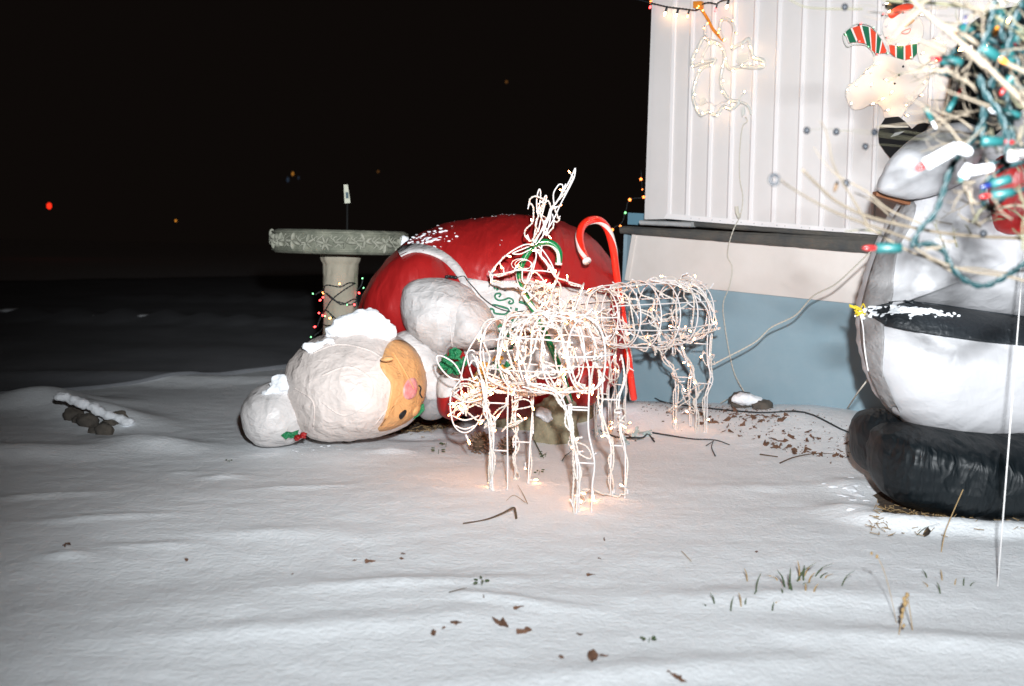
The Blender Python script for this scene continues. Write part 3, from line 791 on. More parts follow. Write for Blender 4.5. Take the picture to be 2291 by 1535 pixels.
# =================================================================== WIRE DEER
def px3(lst, D): return [P(x, y, D) if len(q) == 2 else P(x, y, q[2]) for q in lst for x, y in [q[:2]]]
WR = .0039
def wires(name, lines, parent, r=WR, m='wire', closed=False):
    mb = MB()
    for l in lines: tube(mb, smooth_path(l, 6, closed), r, 6, closed=closed)
    return mb.build(name, m, parent)
def body(root, Rp, Cp, hw, hh_, hoops=5, longs=8, sag=.02, prof=None):
    ax = (Cp - Rp); L = ax.length; a = ax.normalized(); up = Vector((0, 0, 1)); s = a.cross(up).normalized(); up = s.cross(a)
    prof = prof or (lambda t: .86 + .26 * math.sin(math.pi * (.12 + .8 * t)) if t < .9 else .9)
    def ctr(t): return Rp + ax * t - Vector((0, 0, sag * math.sin(math.pi * t)))
    def ringpt(t, an, k=1): return ctr(t) + (s * math.cos(an) * hw + up * math.sin(an) * hh_) * prof(t) * k
    for i in range(hoops):
        t = .04 + .92 * i / (hoops - 1)
        wires('hoop', [[ringpt(t, 2 * math.pi * k / 20) for k in range(20)]], root, closed=True)
    for j in range(longs):
        an = 2 * math.pi * (j + .5) / longs
        wires('body_wire', [[ringpt(t / 8, an) for t in range(0, 9)]], root)
    # rump arcs closing the rear end, chest arcs closing the front
    for j in range(2):
        an = math.pi / 2 + j * math.pi / 2
        for e, sg in ((0.04, -1), (.96, 1)):
            p = [ringpt(e, an), ringpt(e, an, .7) + a * sg * hh_ * .45, ctr(e) + a * sg * hh_ * .6, ringpt(e, an + math.pi, .7) + a * sg * hh_ * .45, ringpt(e, an + math.pi)]
            wires('body_wire', [p], root)
    return ringpt, ctr
def tangle(root, fn, n, name='light_cord', step=.05, jit=.024, r=.0027, every=2, kinds=('warm', 'off'), wts=(.7, .3), sc=1.0, name2='mini_light'):
    """a light cord following fn(t) for t 0..1, with lamps along it"""
    mb = MB(); pts = []
    for i in range(n + 1):
        p = fn(i / n) + rdir() * jit
        pts.append(p)
    sp = smooth_path(pts, 5); twisted(mb, sp, r, .035, 5)
    mb.build(name, 'cord', root)
    for i in range(0, n + 1, every):
        k = random.choices(kinds, wts)[0]
        bulb(k, pts[i], rdir(), root, sc, name2)
def polyfn(pts):
    sp = smooth_path(pts, 8)
    def f(t):
        x = t * (len(sp) - 1); i = min(int(x), len(sp) - 2); return sp[i].lerp(sp[i + 1], x - i)
    return f
def leg(root, lines, bars, feet, D=None):
    """lines: wires given in picture points; the last point of each stands on the ground"""
    L = []; fy = G(*feet).y
    for l in lines:
        q = [P(x, y, fy) for x, y in l]; f = G(*l[-1]) - Vector((0, 0, .03)); q[-1] = f; L.append(q)
    mb = MB()
    for q in L: tube(mb, smooth_path(q, 5), WR, 6)
    for (x0, x1, y) in bars: tube(mb, [P(x0, y, fy), P(x1, y + 2, fy)], WR, 6)
    # second side of the leg frame, a little deeper
    mb.build('leg', 'wire', root)
    tangle(root, polyfn(L[0]), 13, jit=.016, every=4, wts=(.5, .5))
    tangle(root, polyfn(L[0]), 9, jit=.022, every=5, wts=(.3, .7))
    tangle(root, polyfn(L[-1]), 9, jit=.014, every=4, wts=(.5, .5))
    return L

# --- grazing deer
gb = G(1240, 1110)
d1 = thing('wire_deer', 'lit white wire deer grazing with its head lowered to the snow', 'wire deer', gb, 'lit white wire deer')
R1 = P(1322, 795, 4.18); C1 = P(1108, 788, 4.55)
rp1, ct1 = body(d1, R1, C1, .135, .165, 5, 8, sag=-.005)
leg(d1, [[(1190, 862), (1240, 876), (1262, 900), (1275, 960), (1290, 1033), (1292, 1086), (1289, 1150)], [(1300, 770), (1318, 830), (1317, 908), (1317, 967), (1330, 1033), (1325, 1089), (1323, 1145)], [(1272, 908), (1280, 990), (1296, 1040), (1296, 1100), (1295, 1143)]], [(1272, 1317, 910), (1290, 1329, 1035), (1270, 1318, 916)], (1306, 1148))
leg(d1, [[(1330, 800), (1347, 850), (1347, 895), (1348, 961), (1366, 992), (1366, 1060), (1366, 1103)], [(1392, 800), (1398, 850), (1385, 895), (1389, 961), (1398, 999), (1399, 1060), (1397, 1115)]], [(1347, 1388, 893), (1366, 1397, 996)], (1380, 1110))
leg(d1, [[(1062, 800), (1078, 850), (1088, 901), (1104, 965), (1102, 1030), (1102, 1097)], [(1120, 820), (1136, 860), (1136, 901), (1135, 973), (1136, 1040), (1135, 1095)], [(1076, 850), (1085, 901), (1095, 965), (1098, 1030), (1099, 1092)]], [(1088, 1136, 901), (1103, 1136, 1007)], (1118, 1097))
leg(d1, [[(1150, 840), (1152, 883), (1154, 973), (1153, 1020), (1152, 1072)], [(1190, 840), (1194, 879), (1187, 973), (1184, 1030), (1181, 1083)]], [(1152, 1194, 882), (1153, 1186, 988)], (1166, 1078))
# neck, head, ears, antlers of the grazing deer
HDp = 4.62
for s in (-.05, .05):
    wires('neck', [px3([(1075, 740, 4.52 + s), (1045, 790, 4.57 + s), (1030, 850, HDp + s)], 0), px3([(1120, 860, 4.52 + s), (1095, 880, 4.57 + s), (1082, 905, HDp + s)], 0)], d1)
    k = s * .8
    wires('head', [px3([(1030, 850), (1010, 880), (1008, 920), (1018, 955), (1040, 968), (1062, 955), (1080, 925), (1088, 895), (1075, 865), (1050, 850), (1030, 850)], HDp + k)], d1)
wires('head', [px3([(1012, 885, HDp - .05), (1045, 900, HDp - .09), (1085, 890, HDp - .05)], 0), px3([(1012, 930, HDp - .04), (1040, 940, HDp - .07), (1072, 930, HDp - .04)], 0), px3([(1018, 952, HDp - .04), (1040, 960, HDp - .05), (1062, 952, HDp - .04)], 0)], d1)
wires('ear', [px3([(1035, 850), (1008, 845), (985, 822), (977, 799), (990, 797), (1015, 812), (1030, 835), (1035, 850)], HDp + .02)], d1)
wires('ear', [px3([(1060, 850), (1050, 820), (1045, 790), (1060, 785), (1070, 810), (1068, 845)], HDp - .06)], d1)
for s in (-.05, .06):
    wires('antler', [px3([(1065, 855), (1110, 850), (1150, 858), (1185, 870), (1160, 880), (1120, 875), (1070, 872)], HDp + s), px3([(1110, 852), (1125, 830), (1150, 822), (1140, 850)], HDp + s), px3([(1085, 856), (1095, 830), (1110, 815), (1105, 850)], HDp + s)], d1)
for i in range(8):
    a0 = random.uniform(0, 6.28)
    tangle(d1, lambda t, a0=a0, i=i: rp1(min(max(.05 + .9 * t + .05 * math.sin(9 * t + i), 0), 1), a0 + (i - 2) * .9 * math.sin(4 * t + i), .96), 17, every=3, wts=(.5, .5))
for i in range(5):
    t0 = .08 + .21 * i
    tangle(d1, lambda t, t0=t0: rp1(min(max(t0 + .06 * math.sin(7 * t), 0), 1), 6.28 * t, .97), 15, every=3, wts=(.5, .5))
for i in range(7):
    c = P(1045 + i * 3, 905 + random.uniform(-25, 25), HDp)
    ax = [rdir() * .075, rdir() * .075]
    tangle(d1, lambda t, c=c, ax=ax: c + ax[0] * math.cos(7 * t) + ax[1] * math.sin(7 * t) * 1.1, 12, jit=.01, every=4, wts=(.8, .2))
for i in range(4):
    c = P(1130 + i * 12, 870, 4.58); ax = [Vector((.10, 0, .01)), rdir() * .05]
    tangle(d1, lambda t, c=c, ax=ax: c + ax[0] * math.cos(6 * t) + ax[1] * math.sin(8 * t), 11, jit=.012, every=4)
bulb('warm', P(1042, 972, HDp), Vector((.5, -.4, -1)), d1, 1.3)
# lamps hanging at the feet
for x, y, z in [(1101, 1088, .03), (1152, 1066, .03), (1175, 1045, .03), (1325, 1115, .05), (1372, 1098, .02), (1402, 1100, .02)]:
    g = G(x, y); bulb('warm', g + Vector((0, -.03, z)), Vector((0, -.3, -1)), d1, 1.2)
tangle(d1, polyfn([G(1300, 1110, .02), G(1325, 1095, .06), G(1345, 1103, .03), G(1380, 1108, .02), G(1402, 1105, .03)]), 8, jit=.008, every=9)
tangle(d1, polyfn([G(1292, 1100, .08), G(1310, 1120, .02), G(1290, 1125, .02), G(1298, 1095, .06), G(1325, 1095, .06)]), 8, jit=.004, every=20)

# --- standing deer
gb = G(1450, 960)
d2 = thing('wire_deer', 'lit white wire deer standing upright with antlers raised before the blue skirting', 'wire deer', gb, 'lit white wire deer')
R2 = P(1562, 694, 5.80); C2 = P(1335, 706, 5.40)
rp2, ct2 = body(d2, R2, C2, .165, .172, 6, 8, sag=.01)
leg(d2, [[(1520, 740), (1525, 776), (1536, 808), (1551, 828), (1557, 877), (1558, 920), (1557, 964)], [(1583, 745), (1583, 812), (1595, 848), (1583, 883), (1582, 920), (1580, 965)], [(1590, 750), (1586, 812), (1589, 848), (1578, 883), (1577, 920), (1576, 962)]], [(1558, 1588, 857), (1553, 1585, 768)], (1566, 965))
leg(d2, [[(1470, 745), (1476, 765), (1489, 802), (1508, 835), (1512, 890), (1512, 945)], [(1505, 745), (1512, 775), (1530, 800), (1547, 830), (1543, 880), (1544, 944)]], [(1510, 1545, 843)], (1528, 944))
leg(d2, [[(1325, 740), (1333, 800), (1330, 880), (1332, 978)], [(1356, 745), (1364, 800), (1362, 880), (1362, 980)]], [(1331, 1363, 880)], (1347, 980))
leg(d2, [[(1372, 735), (1378, 800), (1375, 870), (1374, 963)], [(1398, 735), (1404, 800), (1400, 870), (1398, 965)]], [(1375, 1402, 860)], (1386, 965))
zo = lambda l: [(1080 + x / 4.515, 360 + y / 4.515) for x, y in l]
HS = 5.22
for s in (-.05, .05):
    k = HS + s
    wires('head', [px3(zo([(520, 850), (430, 845), (330, 890), (230, 960), (130, 1060)]), k) + px3(zo([(75, 1140), (90, 1200), (130, 1225)]), HS + s * .3) + px3(zo([(220, 1255), (330, 1260), (450, 1310)]), k),
                   px3(zo([(75, 1150)]), HS) + px3(zo([(200, 1140), (350, 1105), (480, 1110), (600, 1110), (720, 1130)]), k),
                   px3(zo([(530, 880), (540, 960), (520, 1060), (480, 1180), (440, 1240), (400, 1200), (400, 1110)]), k)], d2)
    wires('neck', [px3(zo([(530, 870), (560, 930)]), k) + [P(*zo([(640, 1010)])[0], k), P(*zo([(700, 1110)])[0], k + .02), P(*zo([(780, 1190)])[0], 5.28 + s), P(*zo([(1000, 1260)])[0], 5.36 + s * 1.5)],
                   px3(zo([(330, 1250), (450, 1320)]), k) + [P(*zo([(620, 1450)])[0], 5.24 + s), P(1245, 712, 5.28 + s), P(1285, 745, 5.34 + s)]], d2)
wires('head', [px3(zo([(60, 1110), (80, 1160), (60, 1110)]), HS)], d2)
wires('ear', [px3(zo([(600, 850), (590, 950), (650, 1050), (740, 1180), (700, 1050), (620, 920), (560, 860)]), HS - .07)], d2)
wires('ear', [px3(zo([(480, 860), (380, 900), (300, 935), (380, 940), (470, 900)]), HS + .07)], d2)
for k in range(3):
    mb = MB(); c = P(*zo([(430 - k * 20, 1045)])[0], HS - .05 - k * .005)
    tube(mb, [c + Vector((math.cos(a * .52) * (.036 + k * .008), 0, math.sin(a * .52) * (.022 + k * .004))) for a in range(12)], .002, 5, closed=True)
    mb.build('eye_ring', 'wire', d2)
for k in range(3):
    t0 = .3 + .25 * k
    c = P(1180 + 55 * k, 632 + 26 * k, 5.26)
    mb = MB(); n1 = Vector((.5, 0, -.9)).normalized()
    tube(mb, [c + Vector((.035 * math.cos(a * .42), .06 * math.sin(a * .42), .10 * math.cos(a * .42) + .02)) for a in range(15)], WR, 6, closed=True); mb.build('neck_hoop', 'wire', d2)
for k, ln in enumerate([[(530, 830), (640, 600), (730, 440), (850, 250), (905, 140), (935, 72), (925, 160), (880, 260), (790, 430), (700, 620), (560, 825)],
                        [(510, 820), (530, 700), (560, 560), (600, 450), (630, 355), (645, 370), (620, 470), (590, 580), (560, 720)],
                        [(560, 560), (545, 450), (550, 350), (572, 285), (585, 330), (575, 440), (555, 525), (545, 500)],
                        [(600, 780), (640, 640), (680, 490), (690, 500), (680, 600), (640, 760)],
                        [(720, 440), (715, 330), (760, 250), (790, 235), (810, 260), (800, 340)],
                        [(520, 830), (600, 700), (660, 600), (700, 480), (760, 400), (840, 230)]]):
    wires('antler', [px3(zo(ln), HS + (-.05, .05, .06, -.04, -.05, -.06)[k])], d2)
for ln in ([(520, 830), (620, 640), (740, 440), (860, 230), (900, 130)], [(510, 820), (550, 640), (600, 470), (620, 380)], [(490, 800), (440, 740), (470, 650), (510, 560), (520, 440), (480, 420), (520, 370), (610, 370)], [(640, 740), (720, 640), (770, 590), (760, 540), (740, 470)], [(700, 480), (640, 420), (600, 520), (640, 640), (620, 740)]):
    tangle(d2, polyfn(px3(zo(ln), HS - .02)), 9, jit=.012, every=3, wts=(.6, .4))
for ln in ([(90, 1160), (200, 1150), (330, 1110)], [(110, 1210), (250, 1250), (330, 1250), (450, 1320)], [(240, 960), (180, 1020), (100, 1120)], [(560, 890), (620, 1000), (720, 1120), (740, 1180)],
           [(560, 1400), (660, 1300), (600, 1180), (500, 1120)], [(740, 1160), (800, 1200), (900, 1240), (1000, 1260)]):
    tangle(d2, polyfn(px3(zo(ln), HS - .05)), 6, jit=.008, every=3)
for i in range(9):
    t0 = random.uniform(.1, .95); c = P(1170 + t0 * 140, 632 + t0 * 88 + random.uniform(-15, 15), HS + .05 * t0)
    ax = [rdir() * .09, rdir() * .07]
    tangle(d2, lambda t, c=c, ax=ax: c + ax[0] * math.cos(5 * t) + ax[1] * math.sin(6 * t), 10, jit=.012, every=3, wts=(.75, .25))
for i in range(6):
    a0 = random.uniform(0, 6.28)
    tangle(d2, lambda t, a0=a0, i=i: rp2(min(max(.03 + .94 * t, 0), 1), a0 + .8 * math.sin(5 * t + i), .98), 18, every=3, wts=(.35, .65))
for i in range(5):
    t0 = .06 + .2 * i
    tangle(d2, lambda t, t0=t0: rp2(min(max(t0 + .06 * math.sin(7 * t), 0), 1), 6.28 * t, .98), 14, every=4, wts=(.35, .65))
for (root_, fn_) in ((d1, rp1), (d2, rp2)):
    for i in range(9):
        t0, a0 = random.uniform(.05, .95), random.uniform(0, 6.28); c = fn_(t0, a0); ax = [rdir() * random.uniform(.03, .07), rdir() * random.uniform(.03, .06)]
        tangle(root_, lambda t, c=c, ax=ax: c + ax[0] * math.cos(7 * t) + ax[1] * math.sin(9 * t), 9, jit=.01, r=.0022, every=5, wts=(.4, .6))
for (x, y, D) in [(1515, 850, 5.8), (1540, 900, 5.8), (1560, 870, 5.8), (1585, 800, 5.8), (1518, 905, 5.8), (1370, 830, 5.6), (1345, 790, 5.6), (1300, 1000, 4.15), (1385, 930, 4.3), (1150, 950, 4.45), (1110, 930, 4.4), (1170, 900, 4.45)]:
    c = P(x, y, D); ax = [rdir() * .05, rdir() * .06]
    tangle(d1 if D < 5 else d2, lambda t, c=c, ax=ax: c + ax[0] * math.cos(7 * t) + ax[1] * math.sin(9 * t), 9, jit=.01, r=.0022, every=5, wts=(.4, .6))
wires('tail', [px3([(1535, 628, 5.80), (1555, 626, 5.82), (1571, 632, 5.83)], 0), px3([(1520, 625, 5.80), (1535, 615, 5.81), (1552, 625, 5.82)], 0)], d2)
mb = MB()
for s in (0, 1, 2):
    tube(mb, smooth_path([rp2(.5, 1.6) + Vector((0, 0, 0)), rp2(.3, 1.6 + s * .3), rp2(.12, 2.2 + s * .4), rp2(.05, 3 + s * .4) - Vector((0, 0, .02))], 5), WR, 6)
mb.build('haunch_wire', 'wire', d2)
def place_back(o): return o

# =================================================================== CANDY CANES
def cane(name, lab, path, D, r, m, twist, group=None, D2=None):
    n = len(path); pts = [P(x, y, D if D2 is None else D + (D2 - D) * i / (n - 1)) for i, (x, y) in enumerate(path)]
    g = G(*path[-1]); pts[-1] = Vector((g.x, g.y, g.z - .03)) if D2 == 'g' else pts[-1]
    root = thing(name, lab, 'candy cane', pts[-1], group)
    sp = smooth_path(pts, 12); mb = MB(); tube(mb, sp, r, 16); mb.build('cane_tube', m, root)
    # white stripe winding round
    V = []; F = []; up = None; L = 0; rows = 0
    for i, p in enumerate(sp):
        a = sp[max(i - 1, 0)]; b = sp[min(i + 1, len(sp) - 1)]; t = (b - a).normalized()
        if up is None: up = Vector((0, -1, 0))
        s = t.cross(up).normalized(); up = s.cross(t).normalized()
        L += (p - a).length
        for k in range(7):
            an = L * twist + math.pi * .5 + (k - 3) * .22
            rr = r + (.0025 if 0 < k < 6 else -.002)
            V.append(p + (s * math.cos(an) + up * math.sin(an)) * rr)
        rows += 1
    for i in range(rows - 1):
        for k in range(6): F.append((i * 7 + k, i * 7 + k + 1, i * 7 + k + 8, i * 7 + k + 7))
    MB().add(V, F).build('white_stripe', 'cane_white', root)
    mb = MB(); tube(mb, [sp[0], sp[0] + (sp[0] - sp[1]).normalized() * .012], r * 1.12, 14); mb.build('end_cap', 'cane_white', root)
    return root
gy = G(1415, 888).y
cane('candy_cane', 'tall red candy cane with white stripe planted before the corner of the mobile home', [(1312, 582), (1302, 560), (1297, 530), (1303, 506), (1320, 493), (1342, 494), (1360, 515), (1372, 560), (1380, 620), (1392, 700), (1403, 780), (1412, 850), (1418, 892)], 5.45, .022, 'cane_red', 9.0, 'candy canes', D2=6.15)
cane('candy_cane', 'shorter green candy cane behind the head of the standing wire deer', [(1250, 588), (1251, 565), (1240, 548), (1220, 541), (1195, 549), (1175, 575), (1163, 605), (1166, 635), (1180, 670), (1198, 700), (1215, 735), (1235, 780), (1262, 850), (1275, 900)], 5.40, .018, 'cane_green', 11.0, 'candy canes')

# =================================================================== RIGHT INFLATABLE
gb = G(2150, 1140)
sm = thing('inflatable_snowman', 'upright white inflatable snowman with black belt and puffy black base', 'inflatable', (gb.x, gb.y, gb.z))
RD = 4.35
inflate([(1948, 1030), (1952, 985), (1985, 955), (2060, 950), (2200, 960), (2400, 955), (2480, 1000), (2490, 1070), (2440, 1130), (2330, 1150), (2200, 1146), (2080, 1138), (2000, 1120), (1960, 1080)], RD - .12, .34, .3, wr=.035, folds=22, seed=51, n=130, rings=18, power=2.4).build('base', 'black_fab', sm)
inflate([(1910, 990), (1915, 945), (1945, 918), (1990, 920), (2040, 945), (2060, 1000), (2040, 1060), (1990, 1070), (1945, 1058), (1915, 1030)], RD + .2, .25, .25, wr=.02, folds=9, seed=52).build('rear_base', 'black_fab', sm)
bel = inflate([(1925, 700), (1935, 690), (1990, 676), (2100, 685), (2300, 712), (2500, 705), (2530, 800), (2510, 900), (2440, 965), (2300, 978), (2180, 975), (2090, 968), (2030, 945), (1985, 910), (1950, 850), (1928, 770)], RD, .30, .3, wr=.02, folds=14, seed=53, n=120, rings=18, power=2.6).build('belly', 'belly_fab', sm)
bh = host(bel)
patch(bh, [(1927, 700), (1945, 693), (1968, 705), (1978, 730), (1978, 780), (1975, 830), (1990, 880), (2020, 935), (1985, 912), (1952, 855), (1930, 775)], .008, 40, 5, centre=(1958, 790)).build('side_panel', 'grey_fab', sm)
up = inflate([(1926, 695), (1938, 640), (1955, 580), (1985, 510), (2020, 450), (2080, 400), (2180, 360), (2320, 350), (2480, 400), (2530, 550), (2520, 700), (2300, 715), (2100, 690), (1990, 678)], RD + .04, .26, .3, wr=.02, folds=11, seed=54, n=110, rings=16, power=2.6).build('chest', 'belly_fab', sm)
uh = host(up, bel)
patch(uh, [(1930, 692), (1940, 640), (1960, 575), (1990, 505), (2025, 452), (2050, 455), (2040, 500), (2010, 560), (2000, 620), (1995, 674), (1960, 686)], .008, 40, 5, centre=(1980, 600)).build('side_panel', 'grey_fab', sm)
blt = patch(uh, [(1990, 674), (2030, 672), (2100, 680), (2200, 695), (2330, 712), (2480, 725), (2480, 805), (2330, 778), (2200, 766), (2100, 752), (2020, 738), (1980, 728), (1982, 700)], .018, 80, 8, skirt=.03, smooth=False).build('belt', 'belt', sm)
patch(uh, [(1935, 690), (1960, 684), (1992, 676), (1990, 700), (1985, 728), (1965, 715), (1945, 704)], .018, 26, 4, smooth=False).build('belt_end', 'belt', sm)
# arm and the parts above
inflate([(1966, 425), (1975, 390), (2000, 350), (2045, 308), (2100, 282), (2160, 275), (2200, 300), (2190, 350), (2160, 400), (2110, 430), (2050, 446), (2000, 440)], RD - .15, .14, .16, wr=.03, folds=9, seed=56).build('arm', 'belly_fab', sm)
leafshape([(1962, 428), (1990, 440), (2068, 457), (2066, 462), (2030, 458), (1960, 438)], RD - .05, 'brownp', 'arm_band', sm, .05)
inflate([(2185, 345), (2215, 300), (2260, 240), (2320, 215), (2400, 250), (2420, 330), (2330, 380), (2230, 380)], RD + .02, .24, .26, wr=.02, seed=57).build('head', 'belly_fab', sm)
inflate([(2120, 330), (2130, 240), (2150, 150), (2170, 60), (2250, 20), (2420, 10), (2470, 150), (2450, 290), (2350, 335), (2200, 345)], RD + .12, .22, .25, wr=.02, seed=58, power=2.6).build('hat', 'black_fab', sm)
inflate([(2218, 420), (2222, 370), (2250, 345), (2320, 330), (2400, 360), (2400, 480), (2320, 520), (2240, 520), (2222, 480)], RD - .22, .12, .16, wr=.02, folds=7, seed=59).build('scarf', 'red_fab', sm)
# twine knot and snow on the belt
mb = MB(); k0 = on(bh, 1930, 700, .03) or P(1930, 690, 4.3)
for i in range(7):
    a = k0 + rdir() * .02; tube(mb, smooth_path([a, a + rdir() * .03, k0 + Vector((.02, -.01, .0)), k0 + rdir() * .03], 4), .003, 6)
mb.build('yellow_twine', 'yellowtie', sm)
mb = MB(); tube(mb, smooth_path([k0, *[on(bh, x, y, .012) or k0 for x, y in [(1934, 730), (1938, 780), (1946, 830)]]], 6), .003, 6); mb.build('edge_cord', 'rope', sm)
mb = MB()
bth = host(blt)
for i in range(260):
    x = random.gauss(2050, 34) if i < 210 else random.gauss(1955, 18); y = 690 + (x - 2050) * .10 + abs(random.gauss(0, 7)) if i < 210 else random.gauss(700, 6)
    q = on(bth, x, y, .004) or on(uh, x, y, .02)
    if q: s = random.uniform(.002, .008); ellipsoid(mb, q, (s * 1.6, s * .6, s), None, 8, 5, nz=.5, seed=i)
mb = meld(mb, .0035, .001)
tag(mb.build('snow_specks', 'snowlump'), 'snow flecks clinging to the black belt of the white inflatable', 'snow', kind='stuff')
# guy line and stake
g1 = G(2232, 1312)
gl = thing('guy_rope', 'taut white guy rope running down to the snow in front of the black base', 'rope', g1)
mb = MB(); tube(mb, [P(2291, 560, 3.6), P(2262, 930, 3.35), g1 - Vector((0, 0, .04))], .0025, 6); mb.build('rope', 'rope', gl)
g2 = G(1885, 922)
mb = MB(); tube(mb, [P(1950, 838, 4.55), P(1918, 880, 4.7), g2 - Vector((0, 0, .03))], .004, 6); o = mb.build('tether_line', 'cordy'); tag(o, 'short grey tether line slanting from the white inflatable to the ground', 'rope')

# =================================================================== WALL DECORATIONS
z7 = lambda l: [(1450 + x / 5.117, y / 5.117) for x, y in l]
lf = thing('light_outline', 'clear tube outline figure with small lights hanging on the white siding', 'light decoration', W(1620, 150, .03))
def wl(l, off=.03): return [W(x, y, off) for x, y in l]
def tubeline(name, l, r=.011, m='clear', off=.03, closed=False, root=lf):
    mb = MB(); tube(mb, smooth_path(wl(z7(l), off), 6, closed), r, 8, closed=closed); return mb.build(name, m, root)
main = [(640, 430), (575, 540), (510, 660), (505, 750), (560, 745), (630, 718), (700, 700), (765, 680), (750, 720), (690, 750), (630, 775), (585, 830), (545, 930), (515, 1060), (530, 1190), (600, 1320), (690, 1280), (780, 1320), (860, 1220), (950, 1250), (1040, 1170), (930, 1140), (850, 1020), (830, 900), (850, 780), (875, 660), (855, 540), (770, 480), (690, 460)]
tubeline('clear_tube', main, .011, closed=True)
tubeline('clear_tube', [(960, 560), (970, 420), (985, 330), (950, 250), (880, 215), (830, 250), (820, 350), (850, 450)], .010)
tubeline('clear_tube', [(960, 560), (1080, 490), (1150, 450), (1180, 560), (1210, 660), (1310, 690), (1315, 765), (1160, 770), (1060, 760), (940, 790), (900, 740), (890, 700)], .012)
tubeline('clear_tube', [(620, 650), (660, 560), (700, 510), (760, 490)], .008)
tubeline('clear_tube', [(1060, 1170), (1130, 1200), (1170, 1270), (1180, 1310)], .008)
tubeline('link_cord', [(660, 1170), (710, 1170), (780, 1210), (840, 1170), (930, 1150)], .004, 'socket')
tubeline('clear_tube', [(1020, 1170), (1060, 1110), (1095, 1070)], .005)
tubeline('amber_tube', [(575, 50), (640, 150), (695, 240), (740, 330), (800, 400), (850, 450)], .010, 'amberglass')
tubeline('amber_tube', [(700, 240), (660, 290), (650, 400)], .008, 'clear')
for l in ([(580, 1180), (600, 1130), (650, 1120), (660, 1180), (600, 1210)], [(1060, 1240), (1100, 1220), (1110, 1290), (1075, 1340)], [(1050, 620), (1140, 600), (1150, 680), (1060, 740), (1000, 700)]):
    mb = MB(); slab(mb, wl(z7(l), .035), WN, .006); mb.build('clear_clip', 'clear', lf, smooth=False)
mb = MB(); slab(mb, wl(z7([(515, 15), (610, 10), (612, 80), (590, 100), (515, 90)]), .06), WN, .03); mb.build('amber_box', 'amberglass', lf, smooth=False)
bl_ = {'warmw': [(640, 425), (695, 460), (780, 480), (568, 555), (525, 665), (515, 750), (630, 712), (705, 730), (600, 825), (552, 945), (517, 1070), (540, 1205), (605, 1310), (690, 1290), (785, 1310), (870, 1215), (930, 1140), (850, 1025), (835, 905), (850, 780), (872, 660), (855, 545), (1100, 1070), (950, 560), (1080, 505), (1145, 510), (1180, 655), (1165, 745), (1235, 735), (1060, 765), (945, 795), (1285, 740)],
       'amber': [(570, 45), (610, 130), (645, 300), (690, 265), (820, 350), (800, 395), (860, 440), (845, 225), (955, 250), (990, 370), (575, 95), (850, 465)]}
for k, l in bl_.items():
    for x, y in l: bulb(k, W(*z7([(x, y)])[0], .045), Vector((random.uniform(-.5, .5), -1, random.uniform(-1, .3))), lf, .95)
# dark cord at the top with hanging lamps
tc_ = thing('light_string', 'black wired string of mini lights along the top of the white siding', 'string lights', W(1520, 15, .05))
mb = MB(); twisted(mb, smooth_path(wl(z7([(-160, -20), (20, 30), (100, 50), (230, 80), (400, 100), (560, 115), (620, 50), (700, 30), (780, 45), (830, 15), (920, -10), (1100, -60)]), .05), 6), .003, .05); mb.build('cable', 'blackwire', tc_)
for x, y, k in [(40, 25, 'red'), (215, 85, 'bw'), (345, 105, 'bw'), (470, 120, 'amber'), (790, 55, 'red'), (925, 0, 'bw')]:
    bulb(k, W(*z7([(x, y)])[0], .055), (WD * -.35 + Vector((0, -.2, -1))), tc_, 1.5 if k != 'red' else 1.3)
# cord from the outline figure down the wall
wc = thing('wall_cord', 'thin ivory cord with a plug hanging down the siding and over the skirting', 'cord', W(1650, 500, .03))
mb = MB(); path = [(1668, 262, .03), (1672, 272, .03), (1661, 285, .03), (1655, 340, .02), (1655, 400, .02), (1662, 440, .02), (1657, 480, .03), (1645, 505, .09), (1637, 525, .10), (1630, 550, .07), (1628, 575, .03), (1638, 600, .02), (1632, 640, .02), (1618, 680, .02), (1622, 730, .02), (1632, 790, .02), (1645, 840, .03), (1668, 882, .06)]
twisted(mb, smooth_path([W(*q) for q in path], 6), .0022, .06); mb.build('cord', 'cordy', wc)
mb = MB(); tube(mb, [W(1648, 462, .03), W(1649, 475, .03), W(1654, 487, .03)], .013, 6); mb.build('plug', 'cordy', wc, smooth=False)
# heavy twisted cord from standing deer to the right
tw = thing('extension_cord', 'thick twisted white cord sagging from the standing deer up towards the white inflatable', 'cord', P(1700, 740, 5.2))
mb = MB(); twisted(mb, smooth_path([P(1590, 818, 5.85), P(1625, 800, 5.8), P(1690, 765, 5.7), P(1725, 733, 5.6), P(1780, 705, 5.45), P(1820, 662, 5.3), P(1870, 635, 5.15), P(1930, 580, 4.95), P(1990, 520, 4.7)], 8), .0026, .05, strands=2); mb.build('cord', 'cordy', tw)

# snowman light panel
zs = lambda l: [(1750 + x / 5.117, y / 5.117) for x, y in l]
sp_ = thing('snowman_light_panel', 'frosted plastic snowman panel with striped scarf and bulbs on the siding', 'light decoration', W(1990, 150, .05))
def pane(name, m, l, off, th=.008, closed=True, smoothq=True):
    pts = smooth_path([Vector((x, y, 0)) for x, y in l], 5, True) if smoothq else [Vector((x, y, 0)) for x, y in l]
    mb = MB(); slab(mb, [W(1750 + p.x / 5.117, p.y / 5.117, off) for p in pts], WN, th); return mb.build(name, m, sp_, smooth=False)
pane('body_panel', 'panelplastic', [(1060, 640), (1300, 660), (1500, 690), (1620, 760), (1680, 880), (1620, 1030), (1500, 1160), (1400, 1280), (1350, 1350), (1180, 1350), (1150, 1250), (1060, 1180), (900, 1250), (790, 1240), (735, 1120), (745, 1010), (850, 930), (960, 820), (1040, 740)], .05)
pane('head_panel', 'panelplastic', [(1200, 200), (1350, 120), (1500, 150), (1600, 260), (1610, 400), (1530, 510), (1300, 530), (1190, 450), (1150, 320)], .062)
